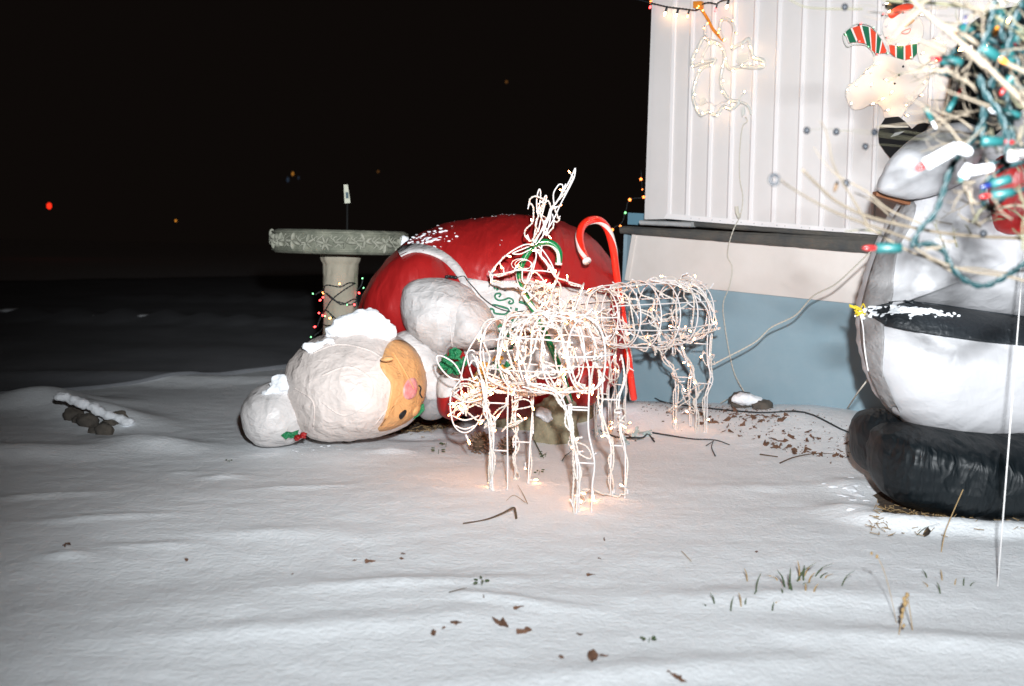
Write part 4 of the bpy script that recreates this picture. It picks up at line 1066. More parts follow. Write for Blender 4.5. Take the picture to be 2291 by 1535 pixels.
pane('arm_panel', 'panelplastic', [(1560, 520), (1700, 450), (1840, 480), (1880, 580), (1800, 700), (1620, 740), (1560, 660)], .06)
pane('hat', 'black', [(1230, -60), (1340, -60), (1370, 50), (1260, 110), (1200, 100), (1180, 60)], .072)
pane('hat_band', 'scarf_red', [(1215, 160), (1300, 80), (1420, 40), (1500, 50), (1480, 100), (1350, 150), (1250, 210)], .078)
pane('nose', 'carrot', [(1380, 290), (1420, 240), (1490, 215), (1510, 235), (1460, 280), (1400, 310)], .072)
pane('eye', 'black', [(1450, 205), (1480, 190), (1490, 215), (1465, 235)], .078)
mb = MB(); tube(mb, smooth_path(wl(zs([(1365, 375), (1400, 350), (1465, 330), (1455, 370), (1410, 390)]), .07), 5, True), .0022, 6, closed=True); mb.build('mouth', 'scarf_red', sp_)
for x, y in [(1385, 762), (1338, 860), (1288, 957)]:
    mb = MB(); ellipsoid(mb, W(*zs([(x, y)])[0], .055), .0065, None, 10, 6); mb.build('button', 'black', sp_)
# scarf: white base with coloured stripes
sc_t = [(715, 370), (790, 320), (900, 290), (1000, 310), (1080, 380), (1140, 460), (1200, 600)]; sc_b = [(760, 490), (860, 480), (960, 500), (1020, 570), (1070, 610), (1110, 610), (1190, 605)]
sc_t2 = [(1210, 510), (1300, 525), (1400, 525), (1480, 510), (1550, 500)]; sc_b2 = [(1230, 600), (1300, 660), (1400, 690), (1490, 670), (1550, 600)]
pane('scarf', 'cane_white', sc_t + sc_b[::-1], .066, smoothq=False); pane('scarf', 'cane_white', sc_t2 + sc_b2[::-1], .066, smoothq=False)
def stripes(t, b, off):
    n = len(t) - 1
    for i in range(n):
        f = .12
        q = [(t[i][0] + (t[i + 1][0] - t[i][0]) * f, t[i][1] + (t[i + 1][1] - t[i][1]) * f), (t[i + 1][0] - (t[i + 1][0] - t[i][0]) * f, t[i + 1][1] - (t[i + 1][1] - t[i][1]) * f),
             (b[i + 1][0] - (b[i + 1][0] - b[i][0]) * f, b[i + 1][1] - (b[i + 1][1] - b[i][1]) * f), (b[i][0] + (b[i + 1][0] - b[i][0]) * f, b[i][1] + (b[i + 1][1] - b[i][1]) * f)]
        pane('scarf_stripe', 'scarf_green' if (i + off) % 2 == 0 else 'scarf_red', q, .071, .004, smoothq=False)
stripes(sc_t, sc_b, 0); stripes(sc_t2, sc_b2, 1)
pane('boots', 'black', [(1100, 1530), (1120, 1440), (1180, 1350), (1260, 1340), (1330, 1335), (1400, 1390), (1480, 1480), (1550, 1420), (1620, 1400), (1680, 1420), (1640, 1490), (1540, 1560), (1460, 1650), (1380, 1760), (1270, 1850), (1180, 1740), (1110, 1640)], .07, .02, smoothq=False)
pane('boot_trim', 'cordy', [(1120, 1425), (1300, 1440), (1440, 1440), (1450, 1460), (1300, 1465), (1115, 1450)], .075, .006, smoothq=False)
pane('boot_shine', 'board', [(1240, 1570), (1290, 1520), (1400, 1500), (1330, 1545)], .075, .005, smoothq=False)
for x, y in [(1050, 750), (935, 850), (1015, 840), (1160, 905), (850, 985), (1015, 995), (745, 1040), (1230, 1085), (785, 1210), (1000, 1200), (1100, 1155), (1170, 1270), (1430, 1200), (1400, 1310), (1560, 1090), (1615, 965), (1670, 790), (1590, 620), (1440, 505), (1300, 505), (1730, 430), (1865, 510), (1760, 715), (1560, 165), (1185, 310), (1190, 170), (1155, 50)]:
    bulb('warmw', W(*zs([(x, y)])[0], .07), Vector((random.uniform(-.6, .6), -1, random.uniform(-.4, .4))), sp_, 1.1)
for x, y, k in [(870, 290, 'red'), (705, 390, 'green'), (1040, 330, 'green'), (980, 530, 'green'), (1195, 605, 'green'), (1075, 620, 'red'), (860, 470, 'red'), (1180, 430, 'red'), (1380, 150, 'red'), (1470, 670, 'green'), (1140, 175, 'red')]:
    bulb(k, W(*zs([(x, y)])[0], .075), Vector((random.uniform(-.6, .6), -1, random.uniform(-.4, .4))), sp_, .9)
mb = MB(); tube(mb, smooth_path(wl(zs([(730, 1110), (740, 1000), (850, 920), (950, 810), (1040, 730), (1050, 620), (960, 520), (830, 510), (740, 530), (700, 400), (800, 300), (900, 270), (1020, 300), (1120, 400), (1160, 300), (1200, 180)]), .055), 5), .0035, 6); mb.build('edge_wire', 'clear', sp_)

# =================================================================== NEAR BUSH
BS = 1.7
bush = thing('dry_bush', 'pale dry twiggy bush close to the camera strung with teal wired lights', 'bush', (1.95, 2.1, 0))
def twig(pts, r0, r1, m='twig', D=1.35, D2=None, root=bush, name='branch'):
    D *= BS; D2 = D2 * BS if D2 else None; r0 *= BS * .72; r1 *= BS * .72
    n = len(pts); q = [P(x, y, D + ((D2 or D) - D) * i / max(n - 1, 1)) for i, (x, y) in enumerate(pts)]
    sp = smooth_path(q, 7)
    rr = [r0 + (r1 - r0) * i / (len(sp) - 1) for i in range(len(sp))]
    rr = [a * (1 + .15 * noise.noise(Vector((i * .7, r0 * 900, 0)))) for i, a in enumerate(rr)]
    mb = MB(); V = MB(); 
    tubeR(mb, sp, rr); return mb.build(name, m, root)
def tubeR(mb, pts, rr, sides=7):
    n = len(pts); V = []; F = []; up = Vector((0, -1, .1)).normalized()
    for i, p in enumerate(pts):
        t = (pts[min(i + 1, n - 1)] - pts[max(i - 1, 0)]).normalized(); s = t.cross(up).normalized(); up = s.cross(t).normalized()
        for k in range(sides):
            a = 2 * math.pi * k / sides; V.append(p + (s * math.cos(a) + up * math.sin(a)) * rr[i])
    for i in range(n - 1):
        for k in range(sides): F.append((i * sides + k, i * sides + (k + 1) % sides, (i + 1) * sides + (k + 1) % sides, (i + 1) * sides + k))
    F.append(tuple((n - 1) * sides + k for k in range(sides)))
    return mb.add(V, F)
T = twig
T([(2380, 560), (2291, 535), (2200, 530), (2100, 520), (2000, 500), (1930, 480), (1870, 450), (1830, 415), (1795, 380)], .0042, .0024, D=1.5, D2=1.25)
T([(2100, 560), (2020, 530), (1950, 505), (1880, 480), (1820, 450), (1770, 420), (1745, 402)], .003, .0015, D=1.4, D2=1.2)
T([(1940, 500), (1905, 440), (1880, 400), (1862, 360), (1850, 300), (1835, 270)], .0022, .0010, D=1.35, D2=1.25)
T([(2150, 620), (2080, 580), (2030, 560), (1960, 520), (1930, 500)], .003, .002, D=1.4)
T([(2060, 500), (1990, 470), (1940, 430), (1895, 405), (1880, 395)], .0022, .0012, D=1.35)
T([(1880, 400), (1850, 370), (1820, 330)], .0012, .0007, D=1.3)
T([(2010, 505), (1960, 455), (1910, 430)], .0018, .001, 'twig', 1.4)
T([(2330, 180), (2291, 160), (2230, 130), (2160, 80), (2100, 50), (2060, 20), (2020, -30)], .0048, .004, D=1.25)
T([(2330, 120), (2260, 60), (2200, 25), (2120, 10), (2050, 5), (1990, 0), (1960, -10)], .004, .003, 'olive', 1.3)
T([(2360, 320), (2300, 240), (2230, 170), (2180, 120), (2120, 70), (2060, 20)], .0055, .003, D=1.15)
T([(2200, 150), (2150, 100), (2120, 60)], .003, .002, D=1.15)
T([(2230, 40), (2180, 70), (2120, 140), (2060, 190), (2030, 230)], .002, .001, D=1.4)
T([(2060, 20), (2040, 40), (2015, 65), (1995, 90), (1985, 100)], .004, .0025, 'twig', 1.2)
T([(2190, 170), (2130, 160), (2080, 150), (2025, 138)], .0025, .0015, 'twig', 1.3)
T([(2291, 330), (2240, 250), (2200, 245), (2140, 260), (2080, 270), (1960, 285)], .0028, .0012, D=1.4)
T([(2330, 480), (2280, 460), (2230, 470), (2190, 500), (2170, 450), (2155, 420)], .0028, .0015, D=1.35)
T([(2330, 640), (2260, 620), (2160, 605), (2090, 580), (2040, 550)], .0030, .0022, 'twig', 1.3)
T([(2320, 600), (2250, 610), (2180, 600), (2110, 600)], .0024, .0015, 'twig', 1.35)
T([(1970, 520), (1930, 515), (1890, 518)], .0028, .001, 'olive', 1.45)
T([(1930, 20), (1860, 20), (1800, 15), (1760, -5)], .0018, .0010, 'olive', 1.5)
rnd = random.Random(5)
for i in range(130):
    # finer side twigs filling the crown of the bush
    x0, y0 = rnd.uniform(2090, 2420), rnd.uniform(-60, 560)
    if x0 < 2160 and 200 < y0 < 480: x0 += 80
    ang = rnd.gauss(math.radians(205), .75); L = rnd.uniform(50, 200) * (.5 if y0 > 350 else 1)
    pts = [(x0, y0)]
    for s in range(3):
        ang += rnd.uniform(-.35, .35); pts.append((pts[-1][0] + math.cos(ang) * L / 3, pts[-1][1] + math.sin(ang) * L / 3))
    mt_, D_, a_ = rnd.choice(['twig', 'twig', 'olive']), rnd.uniform(1.1, 1.7), rnd.uniform(.0012, .0030)
    T(pts, a_, rnd.uniform(.0005, .0010), mt_, D_, name='twig')
    for k in (1, 2):
        a2 = ang + rnd.choice((-1, 1)) * rnd.uniform(.4, .9); l2 = L * rnd.uniform(.2, .4); b2 = pts[k]
        T([b2, (b2[0] + math.cos(a2) * l2 * .5, b2[1] + math.sin(a2) * l2 * .5), (b2[0] + math.cos(a2 + .3) * l2, b2[1] + math.sin(a2 + .3) * l2)], a_ * .5, .0004, mt_, D_, name='twig')
# stem structure below the frame edge, so that the bush stands on the ground
for i in range(9):
    a = P(2330 + rnd.uniform(0, 60), 60 + i * 65, 1.3 * BS); b = Vector((1.8 + rnd.uniform(-.15, .15), 2.2 + rnd.uniform(-.2, .2), 0))
    mb = MB(); tubeR(mb, smooth_path([b - Vector((0, 0, .05)), b.lerp(a, .5) + Vector((.05, 0, 0)), a], 6), [.016 - .008 * k / 12 for k in range(13)]); mb.build('stem', 'twig', bush)
# pods
for x, y, D in [(1805, 292, 1.45), (1871, 295, 1.45), (1957, 296, 1.45), (1936, 328, 1.55), (1890, 16, 1.5), (1732, 402, 1.2), (1893, 410, 1.35), (2200, 523, 1.35)]:
    p = P(x, y, D * BS); mb = MB()
    if x == 1732: tube(mb, [p + Vector((.0052 * math.cos(a * .52), 0, .0058 * math.sin(a * .52))) * BS for a in range(12)], .0021 * BS, 7, closed=True)
    else: ellipsoid(mb, p, (.0048 * BS, .005 * BS, .0052 * BS), None, 10, 7)
    mb.build('seed_pod', 'pod', bush)
    if x < 1960 and x != 1732 and x != 1893: T([(x, y), (x + 45, y - 4), (x + 120, y + 6), (x + 240, y + 20), (x + 330, y + 5)], .00035, .00035, 'olive', D, name='twig')
p = P(1870, 418, 1.35 * BS); mb = MB(); ellipsoid(mb, p, (.0028 * BS, .003 * BS, .008 * BS), Matrix.Rotation(.25, 3, 'Y'), 10, 7); mb.build('seed_pod', 'bark', bush)
# teal wired string with unlit bulbs
ts = thing('light_string', 'teal wired string of unlit coloured mini lights tangled through the near dry bush', 'string lights', P(2200, 350, 1.2 * BS))
def teal(l, D, r=.0032):
    D *= BS; r *= BS * .72
    mb = MB(); twisted(mb, smooth_path([P(x, y, D) for x, y in l], 7), r, .06); mb.build('cable', 'tealwire', ts)
teal([(2185, 190), (2200, 260), (2170, 320), (2130, 370), (2110, 430), (2090, 480), (2060, 510), (2045, 540), (2035, 560)], 1.25)
teal([(2230, -20), (2215, 60), (2190, 130), (2200, 200), (2240, 260), (2255, 330), (2250, 380)], 1.2, .0036)
teal([(2291, 0), (2270, 50), (2255, 110), (2230, 150), (2215, 200), (2200, 260), (2195, 320)], 1.25, .004)
teal([(2291, 200), (2250, 190), (2260, 260), (2265, 330), (2240, 360), (2200, 370)], 1.3, .0034)
teal([(2050, 550), (2080, 545), (2110, 560), (2125, 590), (2150, 620), (2190, 640), (2230, 630), (2291, 590), (2330, 560)], 1.3, .0034)
teal([(2291, 330), (2240, 320), (2180, 330), (2150, 345), (2120, 400), (2100, 450)], 1.3, .0026)
teal([(2300, 120), (2240, 100), (2180, 80), (2140, 110), (2100, 160), (2140, 170)], 1.35, .0028)
teal([(2300, 420), (2250, 440), (2210, 470), (2200, 420), (2240, 380), (2300, 360)], 1.3, .003)
teal([(2330, 30), (2280, 20), (2240, 60), (2270, 130), (2300, 180)], 1.3, .0036)
def socket(x, y, dx, dy, L, glass, D=1.2, r=.0062, sm_='tealsock', gl=.6):
    n = math.hypot(dx, dy); dx /= n; dy /= n; D *= BS; r *= BS
    a = P(x, y, D); b = P(x + dx * L, y + dy * L, D); c = P(x + dx * (L + L * gl), y + dy * (L + L * gl), D)
    mb = MB(); tube(mb, [a, a.lerp(b, .3), b], r, 10); nf = len(mb.f); d = (b - a).normalized(); R3 = d.to_track_quat('Z', 'Y').to_matrix()
    ellipsoid(mb, b.lerp(c, .4), (r * .55, r * .55, (c - b).length * .55), R3, 10, 7)
    me = mb.mesh('mini_light'); me.materials.append(M[sm_]); me.materials.append(M[glass])
    for i, p in enumerate(me.polygons): p.material_index = 0 if i < nf else 1; p.use_smooth = True
    o = bpy.data.objects.new('mini_light', me); C.objects.link(o); o.parent = ts; o.matrix_parent_inverse = Matrix.Translation(-Vector(ts.location))
socket(2015, 555, -1, 0, 55, 'redglass', 1.25, .0066)
socket(2195, 315, 1, .05, 48, 'redglass'); socket(2260, 400, -1, .3, 45, 'blueglass'); socket(2265, 430, -1, .15, 48, 'redglass', r=.006)
socket(2195, 105, .8, .5, 45, 'amberglass'); socket(2150, 140, -1, -.15, 45, 'redglass', 1.3)
socket(2250, 100, .3, 1, 45, 'amberglass', 1.3); socket(2270, 160, -.6, 1, 40, 'redglass', 1.3); socket(2150, 95, .2, -1, 40, 'blueglass', 1.3)
socket(2140, 330, -1, .55, 80, 'redglass', 1.15, .0068, 'whiteglass', .3); socket(2140, 330, .7, .25, 30, 'whiteglass', 1.15, .006, 'whiteglass', .2)
socket(2170, 372, -.6, .9, 30, 'tealsock', 1.18, .006, 'whiteglass', .5); socket(2220, 375, -1, .15, 50, 'whiteglass', 1.18, .005, 'whiteglass', .2)
socket(2255, 350, 1, -.1, 40, 'redglass', 1.15, .006, 'whiteglass'); socket(2240, 20, -.2, 1, 40, 'amberglass', 1.4)
socket(2285, 60, -.4, 1, 40, 'redglass', 1.4); socket(2180, 60, -1, .3, 35, 'amberglass', 1.4); socket(2120, 250, .6, -1, 40, 'redglass', 1.4, .004)
socket(2070, 240, .4, .8, 35, 'whiteglass', 1.4, .004); socket(2280, 260, -1, -.2, 45, 'whiteglass', 1.3)
for x, y in [(2245, 12), (2228, 35), (2208, 48), (2208, 80), (2175, 105), (2160, 112), (2285, 5), (2265, 30)]:
    bulb('warmw', P(x, y, 1.5 * BS), rdir(), ts, 1.0)

# =================================================================== ROCKS, CONES, SMALL THINGS ON THE SNOW
def rock(px, py, rx, rz, lab, m='rock', seed=0, cat='rock', nz=.3, name='rock'):
    g = G(px, py); D = g.y; a = rx * D / FPX; c = rz * D / FPX
    mb = MB(); ellipsoid(mb, g + Vector((0, a * .5, c * .45)), (a, a * .8, c), None, 28, 18, nz=nz, ns=1.6, seed=seed)
    return tag(mb.build(name, m), lab, cat)
rock(1240, 992, 58, 76, 'tan rough rock standing in the snow behind the grazing deer legs', seed=3)
rock(1165, 960, 60, 42, 'low wide rock beneath the apron of the fallen figure', seed=9)
rock(1290, 940, 48, 36, 'rock by the right foot of the fallen figure', seed=12)
rock(1665, 912, 30, 24, 'dark rock with a dusting of snow against the blue skirting', 'edge', 14)
rock(1708, 915, 26, 14, 'flat dark stone beside the rock at the blue skirting', 'edge', 17)
tag(clump([(1665, 893, 20), (1690, 898, 17), (1712, 905, 10)], G(1680, 912).y - .03, 1, 90).build('snow_clump', 'snowlump'), 'snow capping the dark rock against the blue skirting', 'snow', kind='stuff')
tag(clump([(1215, 925, 16), (1225, 935, 12)], G(1235, 985).y - .12, 1, 96).build('snow_clump', 'snowlump'), 'snow patch on the tan rough rock', 'snow', kind='stuff')
def pinecone(px, py, r, lab, seed):
    g = G(px, py); D = g.y; R = r * D / FPX; root = thing('pine_cone', lab, 'pine cone', g, 'pine cones')
    ax = Vector((.5, -.4, .75)).normalized(); q = ax.to_track_quat('Z', 'Y').to_matrix(); core = MB()
    ellipsoid(core, g + Vector((0, 0, R * .8)), (R * .5, R * .5, R * .9), q, 12, 8); core.build('core', 'bark', root)
    k = 0
    for j in range(8):
        t = j / 7; rr = R * .95 * math.sin(math.pi * (.2 + .65 * t))
        for s in range(9):
            an = 2 * math.pi * (s + .5 * (j % 2)) / 9; loc = q @ Vector((math.cos(an) * rr, math.sin(an) * rr, (t - .5) * 1.6 * R))
            o = (q @ Vector((math.cos(an), math.sin(an), .5))).normalized()
            mb = MB(); ellipsoid(mb, g + Vector((0, 0, R * .8)) + loc, (R * .17, R * .06, R * .26), o.to_track_quat('Z', 'Y').to_matrix(), 7, 4)
            mb.build('scale', 'cone', root)
pinecone(1073, 1012, 26, 'round pine cone on the snow below the grazing deer head', 1)
pinecone(1137, 1016, 22, 'smaller pine cone between the front legs of the grazing deer', 2)
# edging stones far to the side
for i, (x, y, r, lab) in enumerate([(158, 905, 17, 'farthest dark stone of the snowy edging row'), (192, 922, 18, 'second dark stone of the snowy edging row'), (228, 938, 16, 'third dark stone of the snowy edging row'), (262, 950, 14, 'nearest dark stone of the snowy edging row')]):
    o = rock(x, y, r * 1.35, r * 1.1, lab, 'edge', 30 + i, 'stone', .25, 'edging_stone'); o['group'] = 'dark edging stones'
for i, (x, y, r, lab) in enumerate([(175, 913, 13, 'small dark stone between the two farthest edging stones'), (211, 931, 13, 'small dark stone in the middle of the snowy edging row'), (245, 944, 12, 'small dark stone between the two nearest edging stones')]):
    o = rock(x, y, r * 1.3, r, lab, 'edge', 50 + i, 'stone', .35, 'edging_stone'); o['group'] = 'dark edging stones'
q = []
for k in range(16):
    t = k / 15; q.append((138 + 150 * t + random.gauss(0, 4), 884 + 62 * t + random.gauss(0, 2), random.uniform(8, 14)))
tag(clump(q, G(205, 935).y + .22, 1, 60).build('snow_clump', 'snowlump'), 'long ragged strip of snow on the dark edging row', 'snow', kind='stuff')

def leafmesh(seed):
    r = random.Random(seed); n = 9; V = [(0, 0, .004)]; F = []
    for k in range(n):
        a = 2 * math.pi * k / n; rr = (1 + .45 * r.uniform(-1, 1)) * (1.25 if k in (0, 4, 5) else .8)
        V.append((math.cos(a) * rr * .016, math.sin(a) * rr * .010, .004 * r.uniform(-1, 1.6)))
    for k in range(n): F.append((0, 1 + k, 1 + (k + 1) % n))
    V += [(x, y, z - .0012) for x, y, z in V]; F += [tuple(i + n + 1 for i in f)[::-1] for f in F]
    F += [(1 + k, 1 + (k + 1) % n, n + 2 + (k + 1) % n, n + 2 + k)[::-1] for k in range(n)]
    me = MB().add(V, F).mesh('leaf'); me.materials.append(M['leaf']); return me
LM = [leafmesh(i) for i in range(9)]
def leaf(px, py, s, lab, group, k=None, tilt=.5):
    g = G(px, py, .006 * s); o = bpy.data.objects.new('dead_leaf', LM[(k if k is not None else random.randrange(9)) % 9]); C.objects.link(o)
    o.location = g - Vector((0, 0, .003 * s)); o.scale = (s, s * random.uniform(.7, 1.3), s * random.uniform(.6, 2)); o.rotation_euler = (random.uniform(-tilt, tilt) + .45, random.uniform(-tilt, tilt), random.uniform(0, 6.28))
    return tag(o, lab, 'leaf', group)
FG = [(1020, 1391, 1.1, 'brown leaf left of the largest leaf in the foreground snow'), (1125, 1393, 1.7, 'largest brown leaf lying in the foreground snow'), (970, 1414, .9, 'leftmost brown leaf of the foreground scatter'),
      (993, 1403, .5, 'tiny brown leaf bit between two bigger foreground leaves'), (1158, 1357, 1.1, 'brown leaf farthest up the foreground scatter'), (1174, 1410, 1.1, 'curled brown leaf just right of the largest foreground leaf'),
      (1297, 1417, 1.0, 'brown leaf lying alone between the curled leaf and the sprig'), (1255, 1468, .8, 'small reddish leaf left of the wide dark leaf near the bottom edge'), (1325, 1471, 1.5, 'wide dark leaf near the bottom edge'), (1351, 1465, .8, 'narrow leaf tip touching the wide dark leaf near the bottom edge'),
      (1498, 1503, .6, 'small leaf of the pair at the very bottom edge'), (1519, 1515, 1.0, 'bigger leaf of the pair at the very bottom edge'), (1692, 1233, .9, 'pale pointed leaf standing up beyond the grass tuft'), (1320, 1284, 1.0, 'black rectangular leaf scrap in the middle foreground'),
      (1352, 1207, .6, 'short dark scrap above the black leaf scrap'), (1341, 1249, .8, 'slim dark leaf above the black leaf scrap'), (418, 1250, .9, 'dark curled leaf alone on the dim snow'), (655, 1283, .5, 'tiny black bit on the dim snow'),
      (150, 1217, 1.6, 'long dark leaf beside a bright dent in the dim snow'), (825, 1255, 1.1, 'flat dark leaf sliver in the middle of the snow'), (793, 1253, .4, 'speck beside the flat dark leaf sliver'), (900, 1238, .6, 'upper speck of the pair on the snow rise'), (900, 1249, .6, 'lower speck of the pair on the snow rise'),
      (1083, 1333, .6, 'dark bit just below the small green sprig'), (1750, 1320, .0, ''), (1300, 1377, .5, ''), (1970, 1112, 1.0, 'orange brown leaf at the foot of the black inflatable base'), (1480, 1445, .3, '')]
for i, (x, y, s, lab) in enumerate(FG):
    if lab: leaf(x, y, s * .95, lab, None, i)
r2 = random.Random(11)
for i in range(110):
    t = r2.random(); x = 1480 + 460 * t ** .7; y = 905 + (x - 1400) * .05 + abs(r2.gauss(0, 38)) * (.5 + t)
    if x > 1900 and y > 960: continue
    leaf(x, y, r2.uniform(.5, 1.7) * (1.0 if y < 990 else .7), 'small dead brown leaf scattered on thin snow along the blue skirting', 'dead leaves along the skirting', r2.randrange(9), .8)
for i in range(26):
    x = r2.gauss(1370, 60); y = r2.gauss(930, 14)
    leaf(x, y, r2.uniform(.4, 1.0), 'small dead leaf in the shadow between the two wire deer', 'dead leaves between the deer', r2.randrange(9), .8)
# frosted leaves
for i, (x, y, s) in enumerate([(1332, 945, 2.0), (1345, 950, 1.6), (1400, 945, 2.4), (1420, 950, 2.2), (1440, 955, 2.0), (1425, 962, 1.6), (1390, 958, 1.6), (1455, 962, 1.3), (1478, 885, 1.8), (1495, 880, 1.6), (1465, 890, 1.4)]):
    o = leaf(x, y, s, 'frosted grey green leaf on the snow by the deer hind legs', 'frosted leaves by the deer', i, 1.0); o.name = 'frosted_leaf'
    me = o.data.copy(); me.materials.clear(); me.materials.append(M['frost']); o.data = me; o.location.z += .012
# green sprigs
def sprig(px, py, n, lab, s=1, name='green_sprig'):
    root = thing(name, lab, 'sprig', G(px, py), None)
    for i in range(n):
        a = random.uniform(0, 6.28); q = Vector(root.location) + Vector((math.cos(a) * .022 * s, math.sin(a) * .03 * s, .006 + random.uniform(0, .02) * s))
        mb = MB(); ellipsoid(mb, q, (.009 * s, .005 * s, .0025), Matrix.Rotation(a, 3, 'Z') @ Matrix.Rotation(random.uniform(-.6, .6), 3, 'X'), 8, 5); mb.build('leaf', 'grass', root)
    mb = MB(); b = Vector(root.location); tube(mb, [b - Vector((0, 0, .01)), b + Vector((.004, 0, .02 * s))], .0012, 5); mb.build('stem', 'grass', root)
sprig(1077, 1310, 6, 'small green sprig poking out of the snow in the foreground')
sprig(1450, 1438, 5, 'tiny green sprig between foreground leaves and grass tuft', .8)
sprig(980, 1016, 5, 'green leaves lying on the snow before the face', 1.3); sprig(997, 1000, 4, 'upright green leaf by the face of the fallen figure', 1.2)
sprig(1220, 1022, 5, 'green leaf litter behind the grazing deer', 1.2); sprig(512, 1034, 3, 'tiny sprig on the snow below the hair bun', .6)
sprig(1205, 1062, 4, 'small dark leaves on the snow between front and hind legs', 1)
# grass tufts
def blade(root, px, py, dx, dy, m='grass', w=.0028, name='blade'):
    g = G(px, py); D = g.y; h = abs(dy) * D / FPX; lx = dx * D / FPX
    top = g + Vector((lx, random.uniform(-.02, .02), max(h, .008))); mid = g.lerp(top, .55) + Vector((-lx * .12, 0, h * .08))
    V = []; F = []
    pts = [g - Vector((0, 0, .012)), g.lerp(mid, .6), mid, mid.lerp(top, .6), top]; ws = [w, w * 1.1, w, w * .7, w * .1]
    for p, ww in zip(pts, ws): V += [p + Vector((-ww, 0, 0)), p + Vector((0, -ww * .5, 0)), p + Vector((ww, 0, 0)), p + Vector((0, ww * .4, 0))]
    for i in range(4):
        for k in range(4): F.append((i * 4 + k, i * 4 + (k + 1) % 4, i * 4 + 4 + (k + 1) % 4, i * 4 + 4 + k))
    MB().add(V, F).build(name, m, root)
z3 = lambda x, y: (1150 + x / 2.008, 1050 + y / 2.008)
tuft = thing('grass_tuft', 'dark green grass tuft sticking up through the foreground snow', 'grass tuft', G(1805, 1305))
for x0, y0, x1, y1, m in [(1265, 505, 1355, 405, 'grass'), (1345, 480, 1430, 405, 'grass'), (1285, 500, 1270, 405, 'straw'), (1300, 500, 1308, 430, 'grass'), (1220, 530, 1178, 450, 'grass'), (1238, 540, 1243, 440, 'grass'), (1370, 490, 1420, 465, 'grass'), (1390, 490, 1440, 468, 'straw'), (1320, 510, 1345, 450, 'straw'),
                          (1160, 480, 1115, 475, 'straw'), (1190, 500, 1150, 478, 'straw'), (1290, 515, 1340, 512, 'grass'), (1345, 550, 1362, 505, 'straw'), (1310, 545, 1300, 500, 'straw'), (1250, 545, 1235, 500, 'grass'), (1270, 500, 1320, 440, 'grass'), (1300, 480, 1350, 410, 'straw')]:
    a, b = z3(x0, y0), z3(x1, y1); blade(tuft, *a, b[0] - a[0], b[1] - a[1], m)
for lab, segs in [('single grass blade standing beside the dark green tuft', [(1467, 523, 1530, 445, 'grass')]), ('bent green blade between tuft and small blades', [(1085, 548, 1113, 465, 'grass'), (1078, 560, 1090, 535, 'grass')]),
                  ('short grass blades in a loose row nearer than the tuft', [(903, 605, 878, 553, 'grass'), (865, 613, 840, 597, 'grass'), (972, 638, 990, 573, 'grass'), (1022, 618, 1010, 555, 'straw'), (1038, 610, 1050, 582, 'grass'), (1160, 635, 1165, 588, 'grass'), (1050, 503, 1030, 440, 'straw'), (1170, 600, 1198, 586, 'straw'), (1208, 555, 1195, 530, 'grass')]),
                  ('faint grass blades near the foot of the guy rope', [(1858, 490, 1840, 455, 'grass'), (1918, 560, 1905, 510, 'grass'), (1925, 500, 1925, 455, 'straw'), (2020, 525, 2030, 490, 'grass'), (2045, 525, 2075, 500, 'grass'), (1980, 520, 1990, 490, 'straw'), (1865, 530, 1840, 510, 'straw')]),
                  ('long dark grass blade lying on the snow near the black base', [(1797, 298, 1920, 232, 'grass')])]:
    root = thing('grass_tuft', lab, 'grass', G(*z3(segs[0][0], segs[0][1])))
    for x0, y0, x1, y1, m in segs: a, b = z3(x0, y0), z3(x1, y1); blade(root, *a, b[0] - a[0], b[1] - a[1], m, .0022)
# dry stalks
def stalk(name, lab, lines, cat, m='straw', r=.0018, lift=True, heads=()):
    root = thing(name, lab, cat, G(*lines[0][0]))
    for l in lines:
        g = G(*l[0]); D = g.y; pts = [g - Vector((0, 0, .01))] + [P(x, y, D) for x, y in l[1:]]
        mb = MB(); tube(mb, smooth_path(pts, 5), r, 6); mb.build('stalk', m, root)
    for (x, y, s) in heads:
        mb = MB(); ellipsoid(mb, P(x, y, G(*lines[0][0]).y), (s * .0015, s * .0015, s * .002), None, 8, 6, nz=.5, seed=x); mb.build('seed_head', m, root)
    return root
stalk('dry_stalk', 'straw stalk leaning in front of the black inflatable base', [[(2105, 1235), (2115, 1190), (2135, 1140), (2155, 1095)]], 'stalk')
stalk('dry_stalk', 'dried seed stalk in the near right snow', [[(2010, 1420), (2018, 1385), (2025, 1350), (2030, 1330)], [(2043, 1410), (2036, 1370), (2030, 1330)], [(2018, 1385), (2020, 1365), (2031, 1345)]], 'stalk', r=.0015, heads=[(2020, 1365, 4), (2025, 1350, 5), (2023, 1340, 4), (2030, 1332, 4), (2018, 1378, 3.5), (2022, 1400, 3)])
stalk('dry_stalk', 'thin blurred stalk rising behind the seed stalk', [[(2008, 1395), (1990, 1320), (1975, 1270), (1960, 1240)]], 'stalk', r=.0009, heads=[(1962, 1245, 3), (1950, 1238, 2.5)])
stalk('dry_stalk', 'brown dead weed with seeds against the blue skirting', [[(1445, 885), (1435, 860), (1425, 830), (1418, 815)], [(1470, 875), (1480, 850), (1485, 830), (1490, 818)]], 'weed', 'bark', .0025, heads=[(1484, 830, 5), (1487, 820, 5), (1481, 845, 4), (1419, 818, 4), (1428, 832, 3), (1489, 832, 4), (1479, 838, 4)])
def stick(lab, l, r=.004, m='bark', up=.008, name='stick', taper=.4):
    q = smooth_path([G(x, y, up + (e[0] if e else 0)) for x, y, *e in l], 5); mb = MB(); rr = [r * (1 - (1 - taper) * i / len(q)) * (1 + .2 * noise.noise(Vector((i * .8, r * 99, 1)))) for i in range(len(q))]
    tubeR(mb, q, rr); return tag(mb.build(name, m), lab, 'stick' if name == 'stick' else 'cable')
